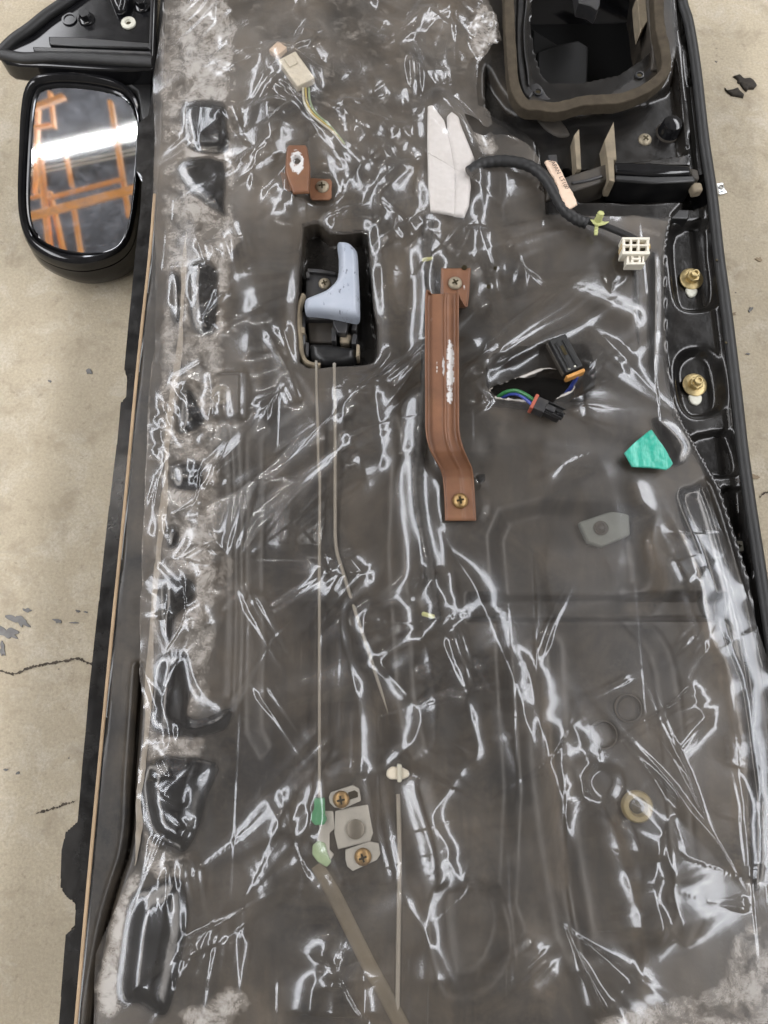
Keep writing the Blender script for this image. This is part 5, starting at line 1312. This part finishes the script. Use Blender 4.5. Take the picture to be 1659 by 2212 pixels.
# flat black connector with orange seal
c2 = empty('wire_connector', P(1229, 768, 0.012))
CB = -66.5
obox(MB(), 1223, 762, .013, .024, 84, 40, CB).build('body', M['rubber'], c2, 0.0012)
obox(MB(), 1224, 764, .0235, .0255, 66, 5, CB, 0, 0, 9).build('rib', M['black_plastic'], c2, 0.0006)
obox(MB(), 1224, 764, .0235, .0255, 66, 5, CB, 0, 0, -9).build('rib', M['black_plastic'], c2, 0.0006)
obox(MB(), 1218, 756, .0232, .0246, 24, 8, CB).build('window', M['slot'], c2, 0.0005)
obox(MB(), 1212, 770, .010, .017, 80, 5, CB, 0, 0, -12).build('rail', M['dusty_plastic'], c2, 0.0008)
for dv in (-8, 6):
    obox(MB(), 1237, 793, .0238, .0248, 4, 5, CB, 0, 0, dv).build('mark', M['washer'], c2, 0.0003)
obox(MB(), 1244, 806, .011, .0225, 8, 44, CB).build('wire_seal', M['orange_seal'], c2, 0.001)
MB().tube(path3([(1246, 812, .014), (1242, 822, .004), (1232, 838, -.012), (1222, 850, -.03)], 4), 0.0022, 8).build('wire', M['wire_blue'], c2)
tag(c2, 'flat black connector with orange seal lying above the tear', 'connector')
# white plug under the film with thin wires, upper left
c3 = empty('wire_connector', P(636, 145, 0.004))
obox(MB(), 640, 148, -.002, .0085, 82, 44, -58).build('body', M['white_plastic'], c3, 0.0012)
obox(MB(), 628, 130, .008, .0105, 26, 22, -58).build('latch', M['white_plastic'], c3, 0.001)
obox(MB(), 600, 104, -.002, .006, 26, 30, -40).build('wire_seal', M['paper'], c3, 0.001)
for k, (mm_, du) in enumerate([('wire_yellow', 0), ('pale_green', 7), ('washer', -6)]):
    MB().tube(path3([(660 + du, 190, .004), (663 + du, 220, .004), (676 + du, 245, .003), (700 + du, 266, .003), (720 + du * .5, 284, .002), (745, 312, .0)], 5), 0.0013, 6).build('wire', M[mm_], c3)
tag(c3, 'pale plug with thin yellow wires under the sheet, near the small bracket', 'connector')
# little white clip low in the middle
c4 = empty('rod_guide', P(855, 1675, 0.0))
slab('guide_body', [(836, 1664), (846, 1656), (868, 1658), (884, 1666), (884, 1678), (870, 1684), (842, 1684), (834, 1676)], -0.003, 0.005, M['white_plastic'], c4, 0.0015)
slab('guide_jaw', [(858, 1650), (868, 1652), (868, 1690), (858, 1690)], 0.0, 0.0075, M['washer'], c4, 0.001)
tag(c4, 'small white plastic rod guide under the sheet above the thin rod', 'clip')

# ------------------------------------------------------------------ loose bits on the floor
for (px, lab) in [([(1584, 162), (1598, 158), (1610, 166), (1622, 164), (1630, 170), (1637, 182), (1630, 190), (1618, 190), (1614, 196), (1606, 188), (1600, 178), (1594, 176), (1595, 170)], 'larger torn dark flake on the floor right of the door'),
                  ([(1567, 184), (1572, 192), (1585, 190), (1596, 186), (1600, 194), (1609, 202), (1607, 209), (1594, 206), (1582, 204), (1574, 198), (1568, 192)], 'smaller torn dark flake beside the larger one')]:
    f = pillow('rubber_flake', [(a, b) for a, b in px], FLOOR_Z + .0005, 0.003, 0.003, M['debris'], None, 0.001, FLOOR_Z + .0003, 1, rnd=0.003)
    tag(f, lab, 'debris', 'dark flakes on the floor')
k = empty('metal_clip', P(1558, 408, FLOOR_Z))
z = FLOOR_Z
slab('clip_leaf', [(1546, 396), (1562, 394), (1566, 410), (1550, 414)], z + .004, z + .006, M['bright_steel'], k, 0.0006)
slab('clip_leaf', [(1550, 410), (1566, 408), (1572, 416), (1554, 420)], z + .0005, z + .003, M['bright_steel'], k, 0.0006)
slab('clip_fold', [(1546, 396), (1550, 395), (1555, 418), (1550, 419)], z + .0008, z + .007, M['steel'], k, 0.0006)
MB().lathe(P(1558, 404, z + .006), [(0.0036, 0), (0.0034, .0012), (0.0022, .0013), (0.002, .0002)], 16).build('clip_boss', M['steel'], k)
tag(k, 'small shiny folded metal clip on the floor at the door edge', 'clip')
